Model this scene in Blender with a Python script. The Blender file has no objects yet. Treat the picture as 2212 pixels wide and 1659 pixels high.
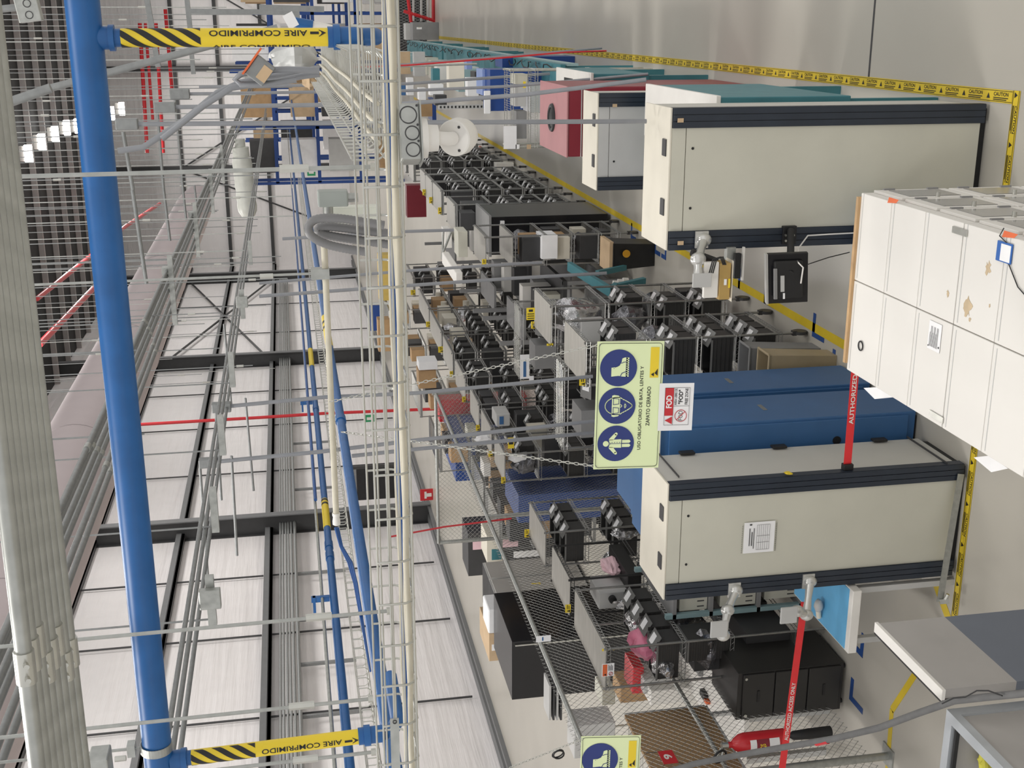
import bpy, bmesh, math, random
from mathutils import Vector, Matrix
random.seed(7)
SC = bpy.context.scene
COL = SC.collection
# ---------------------------------------------------------------- camera (solved from the photograph's vanishing points)
FPX, W, Hh, CAMZ = 2576.1, 2212, 1659, 4.2
RM = ((0.956613268, 0.0537843939, 0.286353443), (-0.000314775921, 0.983004452, -0.183581448), (-0.291360526, 0.175526312, 0.940372031))
def wvec(r): return Vector((r[0], r[2], -r[1]))
RIGHT, DOWN, FWD = wvec(RM[0]), wvec(RM[1]), wvec(RM[2])
ORG = Vector((0, 0, CAMZ))
def ray(x, y):
    a, b = (W and (Hh - y - Hh / 2) / FPX), (x - W / 2) / FPX
    return RIGHT * a + DOWN * b + FWD
def PY(x, y, Y): r = ray(x, y); return ORG + r * (Y / r.y)
def PX(x, y, X): r = ray(x, y); return ORG + r * (X / r.x)
def PZ(x, y, z): r = ray(x, y); return ORG + r * ((z - CAMZ) / r.z)
def PL(x, y, D): return ORG + ray(x, y) * D
cam = bpy.data.cameras.new('camera'); camo = bpy.data.objects.new('camera', cam); COL.objects.link(camo)
M = Matrix((DOWN, RIGHT, -FWD)).transposed().to_4x4(); M.translation = ORG
camo.matrix_world = M
cam.sensor_fit = 'HORIZONTAL'; cam.sensor_width = 36; cam.lens = 36 * FPX / W; cam.clip_end = 300; cam.clip_start = .05
SC.camera = camo
# ---------------------------------------------------------------- materials
MATS = {}
def mat(name, col, rough=.5, metal=0, var=.06, scale=8, bump=0, emit=0, alpha=1, stretch=None):
    if name in MATS: return MATS[name]
    m = bpy.data.materials.new(name); m.use_nodes = True; MATS[name] = m
    nt = m.node_tree; b = nt.nodes['Principled BSDF']
    b.inputs['Roughness'].default_value = rough; b.inputs['Metallic'].default_value = metal
    c = (*col, 1); m.diffuse_color = c
    if var or bump:
        tc = nt.nodes.new('ShaderNodeTexCoord'); mp = nt.nodes.new('ShaderNodeMapping')
        nt.links.new(tc.outputs['Object'], mp.inputs['Vector'])
        if stretch: mp.inputs['Scale'].default_value = stretch
        n = nt.nodes.new('ShaderNodeTexNoise'); n.inputs['Scale'].default_value = scale; n.inputs['Detail'].default_value = 5
        nt.links.new(mp.outputs['Vector'], n.inputs['Vector'])
        rp = nt.nodes.new('ShaderNodeValToRGB')
        rp.color_ramp.elements[0].position = .3; rp.color_ramp.elements[1].position = .7
        rp.color_ramp.elements[0].color = (*[max(0, k * (1 - var)) for k in col], 1)
        rp.color_ramp.elements[1].color = (*[min(1, k * (1 + var)) for k in col], 1)
        nt.links.new(n.outputs['Fac'], rp.inputs['Fac']); nt.links.new(rp.outputs['Color'], b.inputs['Base Color'])
        if bump:
            bp = nt.nodes.new('ShaderNodeBump'); bp.inputs['Strength'].default_value = bump; bp.inputs['Distance'].default_value = .02
            nt.links.new(n.outputs['Fac'], bp.inputs['Height']); nt.links.new(bp.outputs['Normal'], b.inputs['Normal'])
    else: b.inputs['Base Color'].default_value = c
    if emit: b.inputs['Emission Color'].default_value = c; b.inputs['Emission Strength'].default_value = emit
    if alpha < 1: b.inputs['Alpha'].default_value = alpha
    return m
galv = mat('galvanised', (.42, .43, .41), .42, .75, .12, 30)
galvd = mat('galvanised_dull', (.27, .28, .28), .5, .5, .1, 25)
chrome = mat('zinc_wire', (.55, .55, .51), .32, .8, .08, 20)
rackm = mat('rack_chrome', (.30, .30, .29), .35, .75, .1, 30)
sheetm = mat('rack_sheet', (.40, .385, .35), .45, .35, .1, 5, stretch=(1, 6, 1))
blueP = mat('pipe_blue', (.012, .105, .32), .4, 0, .1, 12)
yel = mat('label_yellow', (.83, .62, .03), .45, 0, .03, 6)
blk = mat('black', (.012, .012, .013), .5, 0, .2, 10)
blkg = mat('black_gloss', (.012, .012, .014), .25, 0, .1, 10)
white = mat('white_paint', (.78, .76, .72), .45, 0, .04, 5)
paper = mat('paper', (.85, .85, .86), .7, 0, .03, 9)
beige = mat('cabinet_beige', (.56, .55, .47), .5, 0, .04, 3)
beiget = mat('cabinet_cream', (.72, .68, .58), .5, 0, .05, 4)
sideg = mat('cabinet_side', (.54, .53, .49), .5, 0, .03, 3)
navy = mat('navy_profile', (.022, .030, .045), .38, 0, .1, 6)
blueC = mat('cabinet_blue', (.045, .135, .31), .45, 0, .06, 4)
red = mat('red_paint', (.55, .022, .03), .32, 0, .06, 8)
redb = mat('belt_red', (.72, .03, .035), .55, 0, .05, 14)
greyd = mat('dark_grey', (.045, .045, .047), .5, 0, .1, 6)
greym = mat('mid_grey', (.24, .24, .24), .5, 0, .06, 6)
greyl = mat('light_grey', (.50, .50, .49), .5, 0, .05, 5)
greypipe = mat('conduit_grey', (.27, .28, .30), .42, .25, .06, 10)
flexg = mat('flex_grey', (.20, .20, .205), .42, 0, .06, 10)
binm = mat('bin_black', (.035, .034, .033), .55, 0, .12, 8)
bingr = mat('bin_label_plate', (.17, .17, .165), .45, 0, .1, 8)
cream = mat('cable_cream', (.60, .56, .45), .5, 0, .08, 14)
cablue = mat('cable_blue', (.02, .09, .30), .45, 0, .08, 14)
card = mat('cardboard', (.42, .27, .14), .8, 0, .1, 6)
cardl = mat('cardboard_light', (.55, .40, .25), .8, 0, .08, 6)
teal = mat('teal_paint', (.05, .20, .235), .5, 0, .08, 6)
tealp = mat('teal_pale', (.30, .44, .46), .5, 0, .06, 6)
foil = mat('foil_bag', (.55, .55, .56), .16, .9, .25, 14, bump=1.0)
foild = mat('static_bag', (.20, .20, .215), .2, .7, .3, 12, bump=1.0)
pink = mat('pink_plastic', (.72, .22, .33), .4, 0, .12, 10, bump=.5)
pinkl = mat('pink_paper', (.80, .55, .60), .7, 0, .06, 10)
mint = mat('sign_mint', (.78, .88, .52), .5, 0, .02, 4)
navyi = mat('sign_navy', (.022, .04, .19), .5, 0, .04, 6)
orange = mat('orange', (.72, .14, .04), .5, 0, .06, 10)
tan = mat('tan_plastic', (.40, .32, .20), .5, 0, .06, 6)
skyb = mat('mat_blue', (.11, .40, .68), .6, 0, .05, 8)
steelD = mat('steel_dark', (.045, .046, .048), .5, 0, .08, 4)
steelG = mat('steel_flange', (.16, .165, .17), .5, 0, .05, 4)
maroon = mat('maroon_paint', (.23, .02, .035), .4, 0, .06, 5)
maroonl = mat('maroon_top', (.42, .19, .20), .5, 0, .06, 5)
royal = mat('royal_blue', (.012, .055, .24), .45, 0, .08, 5)
periw = mat('periwinkle', (.22, .30, .55), .5, 0, .06, 5)
tapey = mat('floor_yellow', (.72, .53, .03), .45, 0, .1, 4)
tapeb = mat('floor_blue', (.02, .07, .25), .5, 0, .1, 6)
green = mat('sign_green', (.02, .30, .12), .5, 0, .04, 6)
silver = mat('arm_silver', (.62, .62, .60), .3, .6, .05, 10)
wood = mat('wood_strip', (.50, .32, .16), .6, 0, .2, 10, stretch=(1, 1, 14))
lav = mat('duct_fabric', (.60, .52, .53), .7, 0, .03, 2, bump=.15)
glassm = mat('locker_glass', (.22, .22, .21), .12, 0, .08, 6)
slate = mat('slate_panel', (.155, .175, .215), .6, 0, .04, 4)
dust = mat('panel_grey', (.40, .385, .37), .65, 0, .04, 4)
lamp = mat('lamp_tube', (1, .98, .95), .4, 0, 0, emit=14)
gold = mat('gold_module', (.45, .30, .10), .45, .2, .1, 8)
clearp = mat('clear_plastic', (.6, .6, .62), .15, 0, .1, 8, alpha=.45)
# ---------------------------------------------------------------- mesh builder
def basis(d):
    d = d.normalized(); a = Vector((0, 0, 1)) if abs(d.z) < .9 else Vector((1, 0, 0))
    u = d.cross(a).normalized(); return u, d.cross(u).normalized()
class MB:
    def __init__(s): s.v = []; s.f = []
    def add(s, vs, fs):
        o = len(s.v); s.v += [Vector(p) for p in vs]; s.f += [tuple(o + i for i in f) for f in fs]; return s
    def box(s, x0, y0, z0, x1, y1, z1):
        x0, x1 = sorted((x0, x1)); y0, y1 = sorted((y0, y1)); z0, z1 = sorted((z0, z1))
        return s.add([(x0, y0, z0), (x1, y0, z0), (x1, y1, z0), (x0, y1, z0), (x0, y0, z1), (x1, y0, z1), (x1, y1, z1), (x0, y1, z1)],
                     [(0, 3, 2, 1), (4, 5, 6, 7), (0, 1, 5, 4), (1, 2, 6, 5), (2, 3, 7, 6), (3, 0, 4, 7)])
    def obox(s, c, ax, ay, az):
        c = Vector(c); ax, ay, az = Vector(ax), Vector(ay), Vector(az)
        if ax.cross(ay).dot(az) < 0: az = -az
        return s.add([c - ax - ay - az, c + ax - ay - az, c + ax + ay - az, c - ax + ay - az, c - ax - ay + az, c + ax - ay + az, c + ax + ay + az, c - ax + ay + az],
                     [(0, 3, 2, 1), (4, 5, 6, 7), (0, 1, 5, 4), (1, 2, 6, 5), (2, 3, 7, 6), (3, 0, 4, 7)])
    def bar(s, a, b, w, h, up=(0, 0, 1)):
        a, b = Vector(a), Vector(b); d = b - a; up = Vector(up)
        u = d.cross(up)
        u = u.normalized() if u.length > 1e-6 else Vector((1, 0, 0))
        return s.obox((a + b) / 2, d / 2, u * (w / 2), u.cross(d).normalized() * (h / 2))
    def tube(s, pts, r, n=8, cap=True, radii=None):
        pts = [Vector(p) for p in pts]; o = len(s.v); k = len(pts)
        u = None
        for i, p in enumerate(pts):
            d = (pts[min(i + 1, k - 1)] - pts[max(i - 1, 0)])
            if d.length < 1e-9: d = Vector((0, 0, 1))
            d.normalize()
            if u is None: u, w = basis(d)
            else:
                u = (u - d * u.dot(d)); u = u.normalized() if u.length > 1e-6 else basis(d)[0]; w = d.cross(u)
            rr = radii[i] if radii else r
            for j in range(n):
                t = 2 * math.pi * j / n; s.v.append(p + (u * math.cos(t) + w * math.sin(t)) * rr)
        for i in range(k - 1):
            for j in range(n):
                a, b = o + i * n + j, o + i * n + (j + 1) % n; s.f.append((a, b, b + n, a + n))
        if cap: s.f.append(tuple(o + j for j in reversed(range(n)))); s.f.append(tuple(o + (k - 1) * n + j for j in range(n)))
        return s
    def cyl(s, a, b, r, r2=None, n=20): return s.tube([a, b], r, n, True, [r, r if r2 is None else r2])
    def lathe(s, a, d, prof, n=24):       # prof: (distance along d, radius)
        a, d = Vector(a), Vector(d).normalized(); return s.tube([a + d * t for t, _ in prof], 1, n, True, [max(r, 1e-4) for _, r in prof])
    def torus(s, c, nrm, R, r, n=24, m=8):
        c = Vector(c); u, w = basis(Vector(nrm)); pts = [c + (u * math.cos(2 * math.pi * i / n) + w * math.sin(2 * math.pi * i / n)) * R for i in range(n)]
        o = len(s.v); nn = Vector(nrm).normalized()
        for i, p in enumerate(pts):
            e = (p - c).normalized()
            for j in range(m):
                t = 2 * math.pi * j / m; s.v.append(p + (e * math.cos(t) + nn * math.sin(t)) * r)
        for i in range(n):
            for j in range(m):
                s.f.append((o + i * m + j, o + ((i + 1) % n) * m + j, o + ((i + 1) % n) * m + (j + 1) % m, o + i * m + (j + 1) % m))
        return s
    def poly(s, pts, d):                   # flat polygon given a thickness vector
        d = Vector(d); pts = [Vector(p) for p in pts]; n = len(pts); o = len(s.v); s.v += pts + [p + d for p in pts]
        s.f.append(tuple(o + i for i in reversed(range(n)))); s.f.append(tuple(o + n + i for i in range(n)))
        for i in range(n): j = (i + 1) % n; s.f.append((o + i, o + j, o + n + j, o + n + i))
        return s
    def lump(s, c, rx, ry, rz, amp=.25, seed=0, n=10, m=14):
        rnd = random.Random(seed); c = Vector(c); o = len(s.v); ph = [rnd.uniform(0, 6.28) for _ in range(6)]
        for i in range(n + 1):
            t = math.pi * i / n
            for j in range(m):
                p = 2 * math.pi * j / m
                k = 1 + amp * (.5 * math.sin(3 * p + ph[0] + 2 * t) + .4 * math.sin(5 * t + ph[1] + p) + .3 * math.sin(7 * p + ph[2]) * math.sin(t)) + rnd.uniform(-amp, amp) * .3
                s.v.append(c + Vector((rx * k * math.sin(t) * math.cos(p), ry * k * math.sin(t) * math.sin(p), rz * k * math.cos(t))))
        for i in range(n):
            for j in range(m): s.f.append((o + i * m + j, o + (i + 1) * m + j, o + (i + 1) * m + (j + 1) % m, o + i * m + (j + 1) % m))
        return s
    def build(s, name, m, parent=None, smooth=False, bevel=0):
        base = WL.get(parent.name, Vector()) if parent else None
        if base is None:
            xs = [p.x for p in s.v]; ys = [p.y for p in s.v]; zs = [p.z for p in s.v]
            base = Vector(((min(xs) + max(xs)) / 2, (min(ys) + max(ys)) / 2, min(zs)))
        me = bpy.data.meshes.new(name); me.from_pydata([p - base for p in s.v], [], s.f); me.update()
        me.materials.append(m)
        o = bpy.data.objects.new(name, me); COL.objects.link(o)
        if smooth:
            me.polygons.foreach_set('use_smooth', [True] * len(me.polygons)); me.update()
            try: me.set_sharp_from_angle(angle=math.radians(40))
            except Exception: pass
        if parent: o.parent = parent
        else: o.location = base
        WL[o.name] = base
        if bevel:
            b = o.modifiers.new('bevel', 'BEVEL'); b.width = bevel; b.segments = 2; b.limit_method = 'ANGLE'
        return o
WL = {}
def tag(o, label, cat, group=None, kind=None):
    o['label'] = label; o['category'] = cat
    if group: o['group'] = group
    if kind: o['kind'] = kind
    return o
def thing(name, label, cat, loc=(0, 0, 0), group=None, rz=0):
    o = bpy.data.objects.new(name, None); COL.objects.link(o); o.location = Vector(loc); o.empty_display_size = .1
    o.rotation_euler = (0, 0, rz); WL[o.name] = Vector(loc) if not rz else Vector(); tag(o, label, cat, group); return o
def struct(name, mb, m, smooth=False):
    o = mb.build(name, m, None, smooth); o['kind'] = 'structure'; return o
def copy_tree(o, parent=None):
    c = o.copy(); COL.objects.link(c)
    if parent: c.parent = parent
    for ch in o.children: copy_tree(ch, c)
    return c
def single(name, label, cat, mb, m, group=None, smooth=False, bevel=0): return tag(mb.build(name, m, None, smooth, bevel), label, cat, group)
def boxthing(name, label, cat, m, b, group=None, bevel=.004): return single(name, label, cat, MB().box(*b), m, group, False, bevel)
ORD = 'first second third fourth fifth sixth seventh eighth ninth tenth eleventh twelfth thirteenth fourteenth fifteenth sixteenth'.split()
# ---------------------------------------------------------------- lettering
TC = {}
def text_geo(txt, bold=0):
    k = (txt, bold)
    if k in TC: return TC[k]
    cu = bpy.data.curves.new('t', 'FONT'); cu.body = txt; cu.size = 1; cu.offset = bold; cu.resolution_u = 3
    o = bpy.data.objects.new('t', cu); COL.objects.link(o); dg = bpy.context.evaluated_depsgraph_get(); dg.update()
    me = bpy.data.meshes.new_from_object(o.evaluated_get(dg)); vs = [v.co.copy() for v in me.vertices]; fs = [tuple(p.vertices) for p in me.polygons]
    bpy.data.objects.remove(o); bpy.data.curves.remove(cu); bpy.data.meshes.remove(me)
    x0, x1 = min(v.x for v in vs), max(v.x for v in vs); y0, y1 = min(v.y for v in vs), max(v.y for v in vs)
    TC[k] = ([((v.x - x0) / (x1 - x0), (v.y - y0) / (y1 - y0)) for v in vs], fs); return TC[k]
def add_text(mb, txt, o, r, u, w, h, bold=.012, lift=None):   # lower-left corner o, unit right r, unit up u, total width w, height h
    vs, fs = text_geo(txt, bold); o, r, u = Vector(o), Vector(r).normalized(), Vector(u).normalized(); n = r.cross(u)
    mb.add([o + r * (a * w) + u * (b * h) + n * (lift or .001) for a, b in vs], fs); return mb
class Face:      # a flat panel with its own axes, for signs: origin top-left, a to the right, b down
    def __init__(s, o, r, d): s.o, s.r, s.d = Vector(o), Vector(r).normalized(), Vector(d).normalized(); s.n = s.d.cross(s.r)
    def p(s, a, b, l=.001): return s.o + s.r * a + s.d * b + s.n * l
    def rect(s, mb, a0, b0, a1, b1, l=.001, t=.0008): return mb.poly([s.p(a0, b1, l), s.p(a1, b1, l), s.p(a1, b0, l), s.p(a0, b0, l)], s.n * t)
    def polyg(s, mb, pts, l=.001, t=.0008):
        ar = sum(pts[i][0] * pts[(i + 1) % len(pts)][1] - pts[(i + 1) % len(pts)][0] * pts[i][1] for i in range(len(pts)))
        if ar > 0: pts = pts[::-1]
        return mb.poly([s.p(a, b, l) for a, b in pts], s.n * t)
    def disc(s, mb, a, b, r, l=.001, n=40): return s.polyg(mb, [(a + r * math.cos(2 * math.pi * i / n), b + r * math.sin(2 * math.pi * i / n)) for i in range(n)], l)
    def ell(s, mb, a, b, ra, rb, l=.001, n=28): return s.polyg(mb, [(a + ra * math.cos(2 * math.pi * i / n), b + rb * math.sin(2 * math.pi * i / n)) for i in range(n)], l)
    def line(s, mb, pts, w, l=.001, closed=False):
        pts = list(pts) + ([pts[0]] if closed else [])
        for (a, b), (c, d) in zip(pts, pts[1:]):
            L = math.hypot(c - a, d - b) or 1e-6; x, y = -(d - b) / L * w / 2, (c - a) / L * w / 2; ex, ey = (c - a) / L * w * .3, (d - b) / L * w * .3
            s.polyg(mb, [(a + x - ex, b + y - ey), (c + x + ex, d + y + ey), (c - x + ex, d - y + ey), (a - x - ex, b - y - ey)], l)
        return mb
    def text(s, mb, txt, a, b, w, h, bold=.012, l=.001): return add_text(mb, txt, s.p(a, b + h, 0), s.r, -s.d, w, h, bold, l)
# ---------------------------------------------------------------- setting
def floor_mat():
    m = mat('floor_concrete', (.50, .475, .42), .3, 0, .05, .6)
    nt = m.node_tree; b = nt.nodes['Principled BSDF']
    n2 = nt.nodes.new('ShaderNodeTexNoise'); n2.inputs['Scale'].default_value = 3.5; n2.inputs['Detail'].default_value = 8
    mr = nt.nodes.new('ShaderNodeMapRange'); mr.inputs['To Min'].default_value = .22; mr.inputs['To Max'].default_value = .42
    nt.links.new(n2.outputs['Fac'], mr.inputs['Value']); nt.links.new(mr.outputs['Result'], b.inputs['Roughness'])
    return m
def wall_mat():
    m = mat('wall_sheet', (.80, .775, .775), .6, 0, .02, 2)
    nt = m.node_tree; b = nt.nodes['Principled BSDF']
    tc = nt.nodes.new('ShaderNodeTexCoord'); mp = nt.nodes.new('ShaderNodeMapping'); mp.inputs['Scale'].default_value = (.4, .12, 2.2)
    n = nt.nodes.new('ShaderNodeTexNoise'); n.inputs['Scale'].default_value = 1.6; n.inputs['Detail'].default_value = 4
    bp = nt.nodes.new('ShaderNodeBump'); bp.inputs['Strength'].default_value = .5; bp.inputs['Distance'].default_value = .12
    nt.links.new(tc.outputs['Object'], mp.inputs['Vector']); nt.links.new(mp.outputs['Vector'], n.inputs['Vector'])
    nt.links.new(n.outputs['Fac'], bp.inputs['Height']); nt.links.new(bp.outputs['Normal'], b.inputs['Normal'])
    return m
deck = mat('roof_deck', (.008, .008, .009), .7, 0, .1, 2)
purl = mat('purlin_paint', (.40, .37, .36), .55, 0, .04, 3)
ZC = 15.6
struct('floor', MB().box(-17, -4, -.15, 16, 86, 0), floor_mat())
struct('wall_left', MB().box(-16.8, -4, 0, -16.5, 86, ZC), wall_mat())
struct('wall_back', MB().box(-16.8, 84, 0, 16, 84.3, ZC), wall_mat())
struct('ceiling', MB().box(-17, -4, ZC, 16, 86, ZC + .2), deck)
# purlins under the roof deck
for i in range(11):
    y = 47.3 + i * 3.3
    struct('ceiling_purlin', MB().box(-16.5, y, ZC - .24, 16, y + .16, ZC), purl)
# wall girts, columns and sag rods
for z in (5.42, 8.3, 11.1):
    struct('wall_girt', MB().box(-16.5, -4, z - .1, -16.28, 84, z - .02).box(-16.32, -4, z - .1, -16.28, 84, z + .12), steelD)
    struct('wall_girt_flange', MB().box(-16.28, -4, z + .0, -16.26, 84, z + .16), steelG)
    struct('wall_girt', MB().box(-16.2, 83.75, z - .06, 16, 84, z + .16), steelD)
for y in (16.9, 37.8, 58.6, 79.2):
    struct('column', MB().box(-16.5, y - .006, 0, -15.82, y + .006, ZC).box(-16.5, y - .15, 0, -16.47, y + .15, ZC), steelD)
    struct('column_flange', MB().box(-15.84, y - .15, 0, -15.8, y + .15, ZC), steelG)
for x in (-9.5, -3, 3.5): struct('column', MB().box(x - .16, 83.5, 0, x + .16, 83.8, ZC), steelD)
for y0 in (26.4, 30.6, 34.4, 43.5, 49, 54, 65, 72):
    for z0, z1 in ((.3, 5.4), (5.6, 8.2), (8.5, 11)):
        struct('wall_sag_rod', MB().tube([(-16.42, y0, z0), (-16.42, y0, z1)], .028, 6), steelD)
struct('baseboard_left', MB().box(-16.5, -4, 0, -16.2, 84, .1).box(-15.98, -4, 0, -15.86, 84, .1), steelG)
for a, b in (((-16.3, 59, 5.6), (-16.3, 78.8, 10.8)), ((-16.3, 78.8, 5.6), (-16.3, 59, 10.8)), ((-14, 83.7, 0.5), (-9.6, 83.7, 11)), ((-3, 83.7, .5), (-9.4, 83.7, 11)), ((-2.8, 83.7, .5), (3.4, 83.7, 11))):
    struct('wall_brace', MB().tube([a, b], .06, 6), steelD)
# floor joint and floor lines
struct('floor_joint', MB().box(-.42, 8.32, .0005, 9, 8.345, .002), greyd)
def floor_strip(label, pts, w, m, cat='floor tape', grp=None):
    mb = MB()
    for a, b in zip(pts, pts[1:]):
        a, b = Vector((*a, .002)), Vector((*b, .002)); mb.bar(a, b, w, .002)
    return single('floor_tape', label, cat, mb, m, grp)
floor_strip('plain yellow floor line running along the wheeled wire racks', [(-2.42, 40), (-2.42, 8.3), (-3.85, 6.52)], .075, tapey)
floor_strip('thin yellow floor line bending round the corner post of the chain fence', [(-3.85, 6.52), (-4.9, 7.12), (-5.7, 7.08)], .055, tapey)
floor_strip('pale yellow line crossing the floor between the far benches and racks', [(-2.3, 34.5), (-.9, 33.6)], .08, tapey)
tri = lambda f, mb, a, b, k: f.polyg(mb, [(a, b + k), (a + k * .55, b), (a + k * 1.1, b + k)], .001)
def caution(label, p, q, w, n, flip=False):
    p, q = Vector((*p, .004)), Vector((*q, .004)); d = (q - p).normalized()
    t = thing('caution_tape', label, 'floor tape', (p + q) / 2)
    MB().bar(p, q, w, .002).build('tape', tapey, t)
    up = Vector((0, 0, 1)).cross(d); L = (q - p).length
    f = Face(p + up * (w / 2) + Vector((0, 0, .001)), d, -up); mb = MB(); k = L / n
    f.rect(mb, 0, .006, L, .009); f.rect(mb, 0, w - .009, L, w - .006)
    for i in range(n):
        a = i * k
        tri(f, mb, a + .01, w * .3, w * .42); f.text(mb, 'CAUTION', a + k * .3, w * .2, k * .56, w * .3, .02)
        f.rect(mb, a + k * .3, w * .6, a + k * .86, w * .67); f.rect(mb, a + k * .3, w * .74, a + k * .8, w * .81)
    mb.build('lettering', blk, t)
caution('yellow caution tape with printed boxes along the open aisle edge of the floor', (-.43, 35), (-.43, 6.51), .076, 104)
caution('yellow caution tape crossing the floor in front of the two beige cabinets', (-.39, 6.47), (-4.1, 6.47), .07, 13)
for i, (x, y, r) in enumerate(((-2.5, 8.9, 0), (-2.46, 9.95, 0), (-2.62, 14.3, 0), (-2.62, 13.3, 0), (-2.62, 12.9, 1), (-4.75, 7.62, 1), (-5.2, 7.72, 0), (-2.7, 8.5, 1), (-2.46, 10.6, 1))):
    s = 1 if r else -1
    single('corner_mark', 'blue tape corner mark stuck on the floor beside the racks and black cabinet', 'floor mark', MB().box(x, y, .001, x + .2, y + .05, .003).box(x, y, .001, x + .05, y + s * .18, .0028), tapeb, 'blue corner marks on the floor')
# ---------------------------------------------------------------- light of the hall
wd = bpy.data.worlds.new('hall_air'); SC.world = wd; wd.use_nodes = True
wd.node_tree.nodes['Background'].inputs['Color'].default_value = (1, .985, .97, 1); wd.node_tree.nodes['Background'].inputs['Strength'].default_value = .85
def area(x, y, z, sx, sy, e, rx=0, ry=0):
    l = bpy.data.lights.new('hall_lamp', 'AREA'); l.shape = 'RECTANGLE'; l.size = sx; l.size_y = sy; l.energy = e; l.color = (1, .97, .93)
    o = bpy.data.objects.new('hall_lamp', l); COL.objects.link(o); o.location = (x, y, z); o.rotation_euler = (rx, ry, 0); return o
for x, y in ((-7, 2), (1, 2), (8, 6), (-8, 12), (3.5, 12), (-9, 24), (4, 24), (-9, 36), (4, 36), (-8, 50), (6, 50), (-8, 64), (6, 64), (-6, 76), (6, 76)):
    area(x, y, 13.2, 3.2, 3.2, 760 if x < -5 else 300)
SC.view_settings.view_transform = 'Standard'; SC.view_settings.look = 'None'; SC.view_settings.gamma = 1; SC.view_settings.use_curve_mapping = False
SC.view_settings.exposure = .08
# the row of lit high-bay lamps in the distance
for i, (x, y) in enumerate(((60, 332), (89, 307), (118, 290), (143, 276), (166, 272), (240, 245), (262, 235))):
    Y = 52 + i * 3.0; c = PY(x, y, Y)
    t = thing('high_bay_lamp', f'lit white high bay lamp under the dark roof, {ORD[i]} in the lit row', 'ceiling lamp', c, 'lit high bay lamps under the roof')
    MB().box(c.x - .35, c.y - .15, c.z - .16, c.x + .35, c.y + .15, c.z + .1).build('diffuser', lamp, t)
    MB().box(c.x - .3, c.y - .12, c.z + .1, c.x + .3, c.y + .12, c.z + .3).build('housing', white, t)
    MB().tube([c + Vector((0, 0, .3)), (c.x, c.y, ZC - .02)], .015, 6).build('hanger', galvd, t)
# ---------------------------------------------------------------- overhead services
def ext(a, b, k0=.15, k1=.15): d = b - a; return a - d * k0, b + d * k1
# bundle of bare conduits close overhead
for i in range(8):
    Y = 1.585 + i * .0365; dx = (7 - i) * 14.2
    a, b = ext(PY(-17 - dx, 0, Y), PY(180 - dx, 1659, Y), .3, .3)
    t = thing('steel_conduit', f'bare steel conduit overhead, {ORD[7 - i]} of the bundle from the blue pipe', 'conduit', (a + b) / 2, 'steel conduits bundled close overhead')
    MB().tube([a, b], .0117, 14).build('pipe', galv, t, True)
    for k in (.30 + .012 * (i % 3), ):
        p, d = b.lerp(a, k), (b - a).normalized(); q = p + d * .05
        MB().tube([p, q], .0142, 14).tube([p + d * .015 + Vector((0, -.013, -.004)), p + d * .015 + Vector((0, -.022, -.007))], .004, 8).tube([p + d * .037 + Vector((0, -.013, -.004)), p + d * .037 + Vector((0, -.022, -.007))], .004, 8).build('coupling', chrome, t, True)
# blue compressed-air main with two labelled drops
YB = 3.4
a, b = ext(PY(177, 0, YB), PY(344, 1659, YB), .25, .25)
bm = thing('air_main_pipe', 'thick blue compressed air pipe crossing the whole view overhead', 'pipe', (a + b) / 2)
MB().tube([a, b], .0445, 32).build('pipe', blueP, bm, True)
hg = PY(338, 1612, YB); k = (b - a).normalized()
hgo = thing('pipe_hanger', 'galvanised strap hanger with rod gripping the blue pipe near the second drop', 'pipe hanger', hg)
mb = MB()
for s in range(20):
    t0, t1 = math.pi * (-.1 + 1.2 * s / 20), math.pi * (-.1 + 1.2 * (s + 1) / 20)
    q = lambda t: hg + Vector((0, -.048 * math.sin(t), -.048 * math.cos(t) * 1.0))
    mb.bar(q(t0 - .02), q(t1 + .02), .03, .003, (1, 0, 0)) if False else mb.obox((q(t0) + q(t1)) / 2, k * .014, (q(t1) - q(t0)) * .55, (((q(t0) + q(t1)) / 2) - hg).normalized() * .0015)
mb.build('strap', galv, hgo); MB().tube([hg + Vector((0, 0, .05)), hg + Vector((0, 0, 3))], .005, 8).build('rod', galv, hgo); MB().obox(hg + Vector((0, 0, .075)), (.02, 0, 0), (0, .018, 0), (0, 0, .012)).build('clevis', galv, hgo)
def cylpt(c, r, th, z): return Vector((c.x + (z - c.z) * c_lean + r * math.sin(th), c.y - r * math.cos(th), z))
c_lean = 0
def cyl_text(mb, txt, c, r, th0, z0, length, h, up):      # up=+1 text runs upward
    vs, fs = text_geo(txt, .014); bmx = bmesh.new()
    bv = [bmx.verts.new((a, b2, 0)) for a, b2 in vs]
    for f in fs:
        try: bmx.faces.new([bv[i] for i in f])
        except ValueError: pass
    for j in range(1, 8):
        bmesh.ops.bisect_plane(bmx, geom=bmx.verts[:] + bmx.edges[:] + bmx.faces[:], plane_co=(0, j / 8, 0), plane_no=(0, 1, 0))
    bmx.verts.index_update()
    mb.add([cylpt(c, r, th0 - up * (v.co.y - .5) * h / r, z0 + up * v.co.x * length) for v in bmx.verts], [tuple(v.index for v in f.verts) for f in bmx.faces]); bmx.free(); return mb
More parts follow.
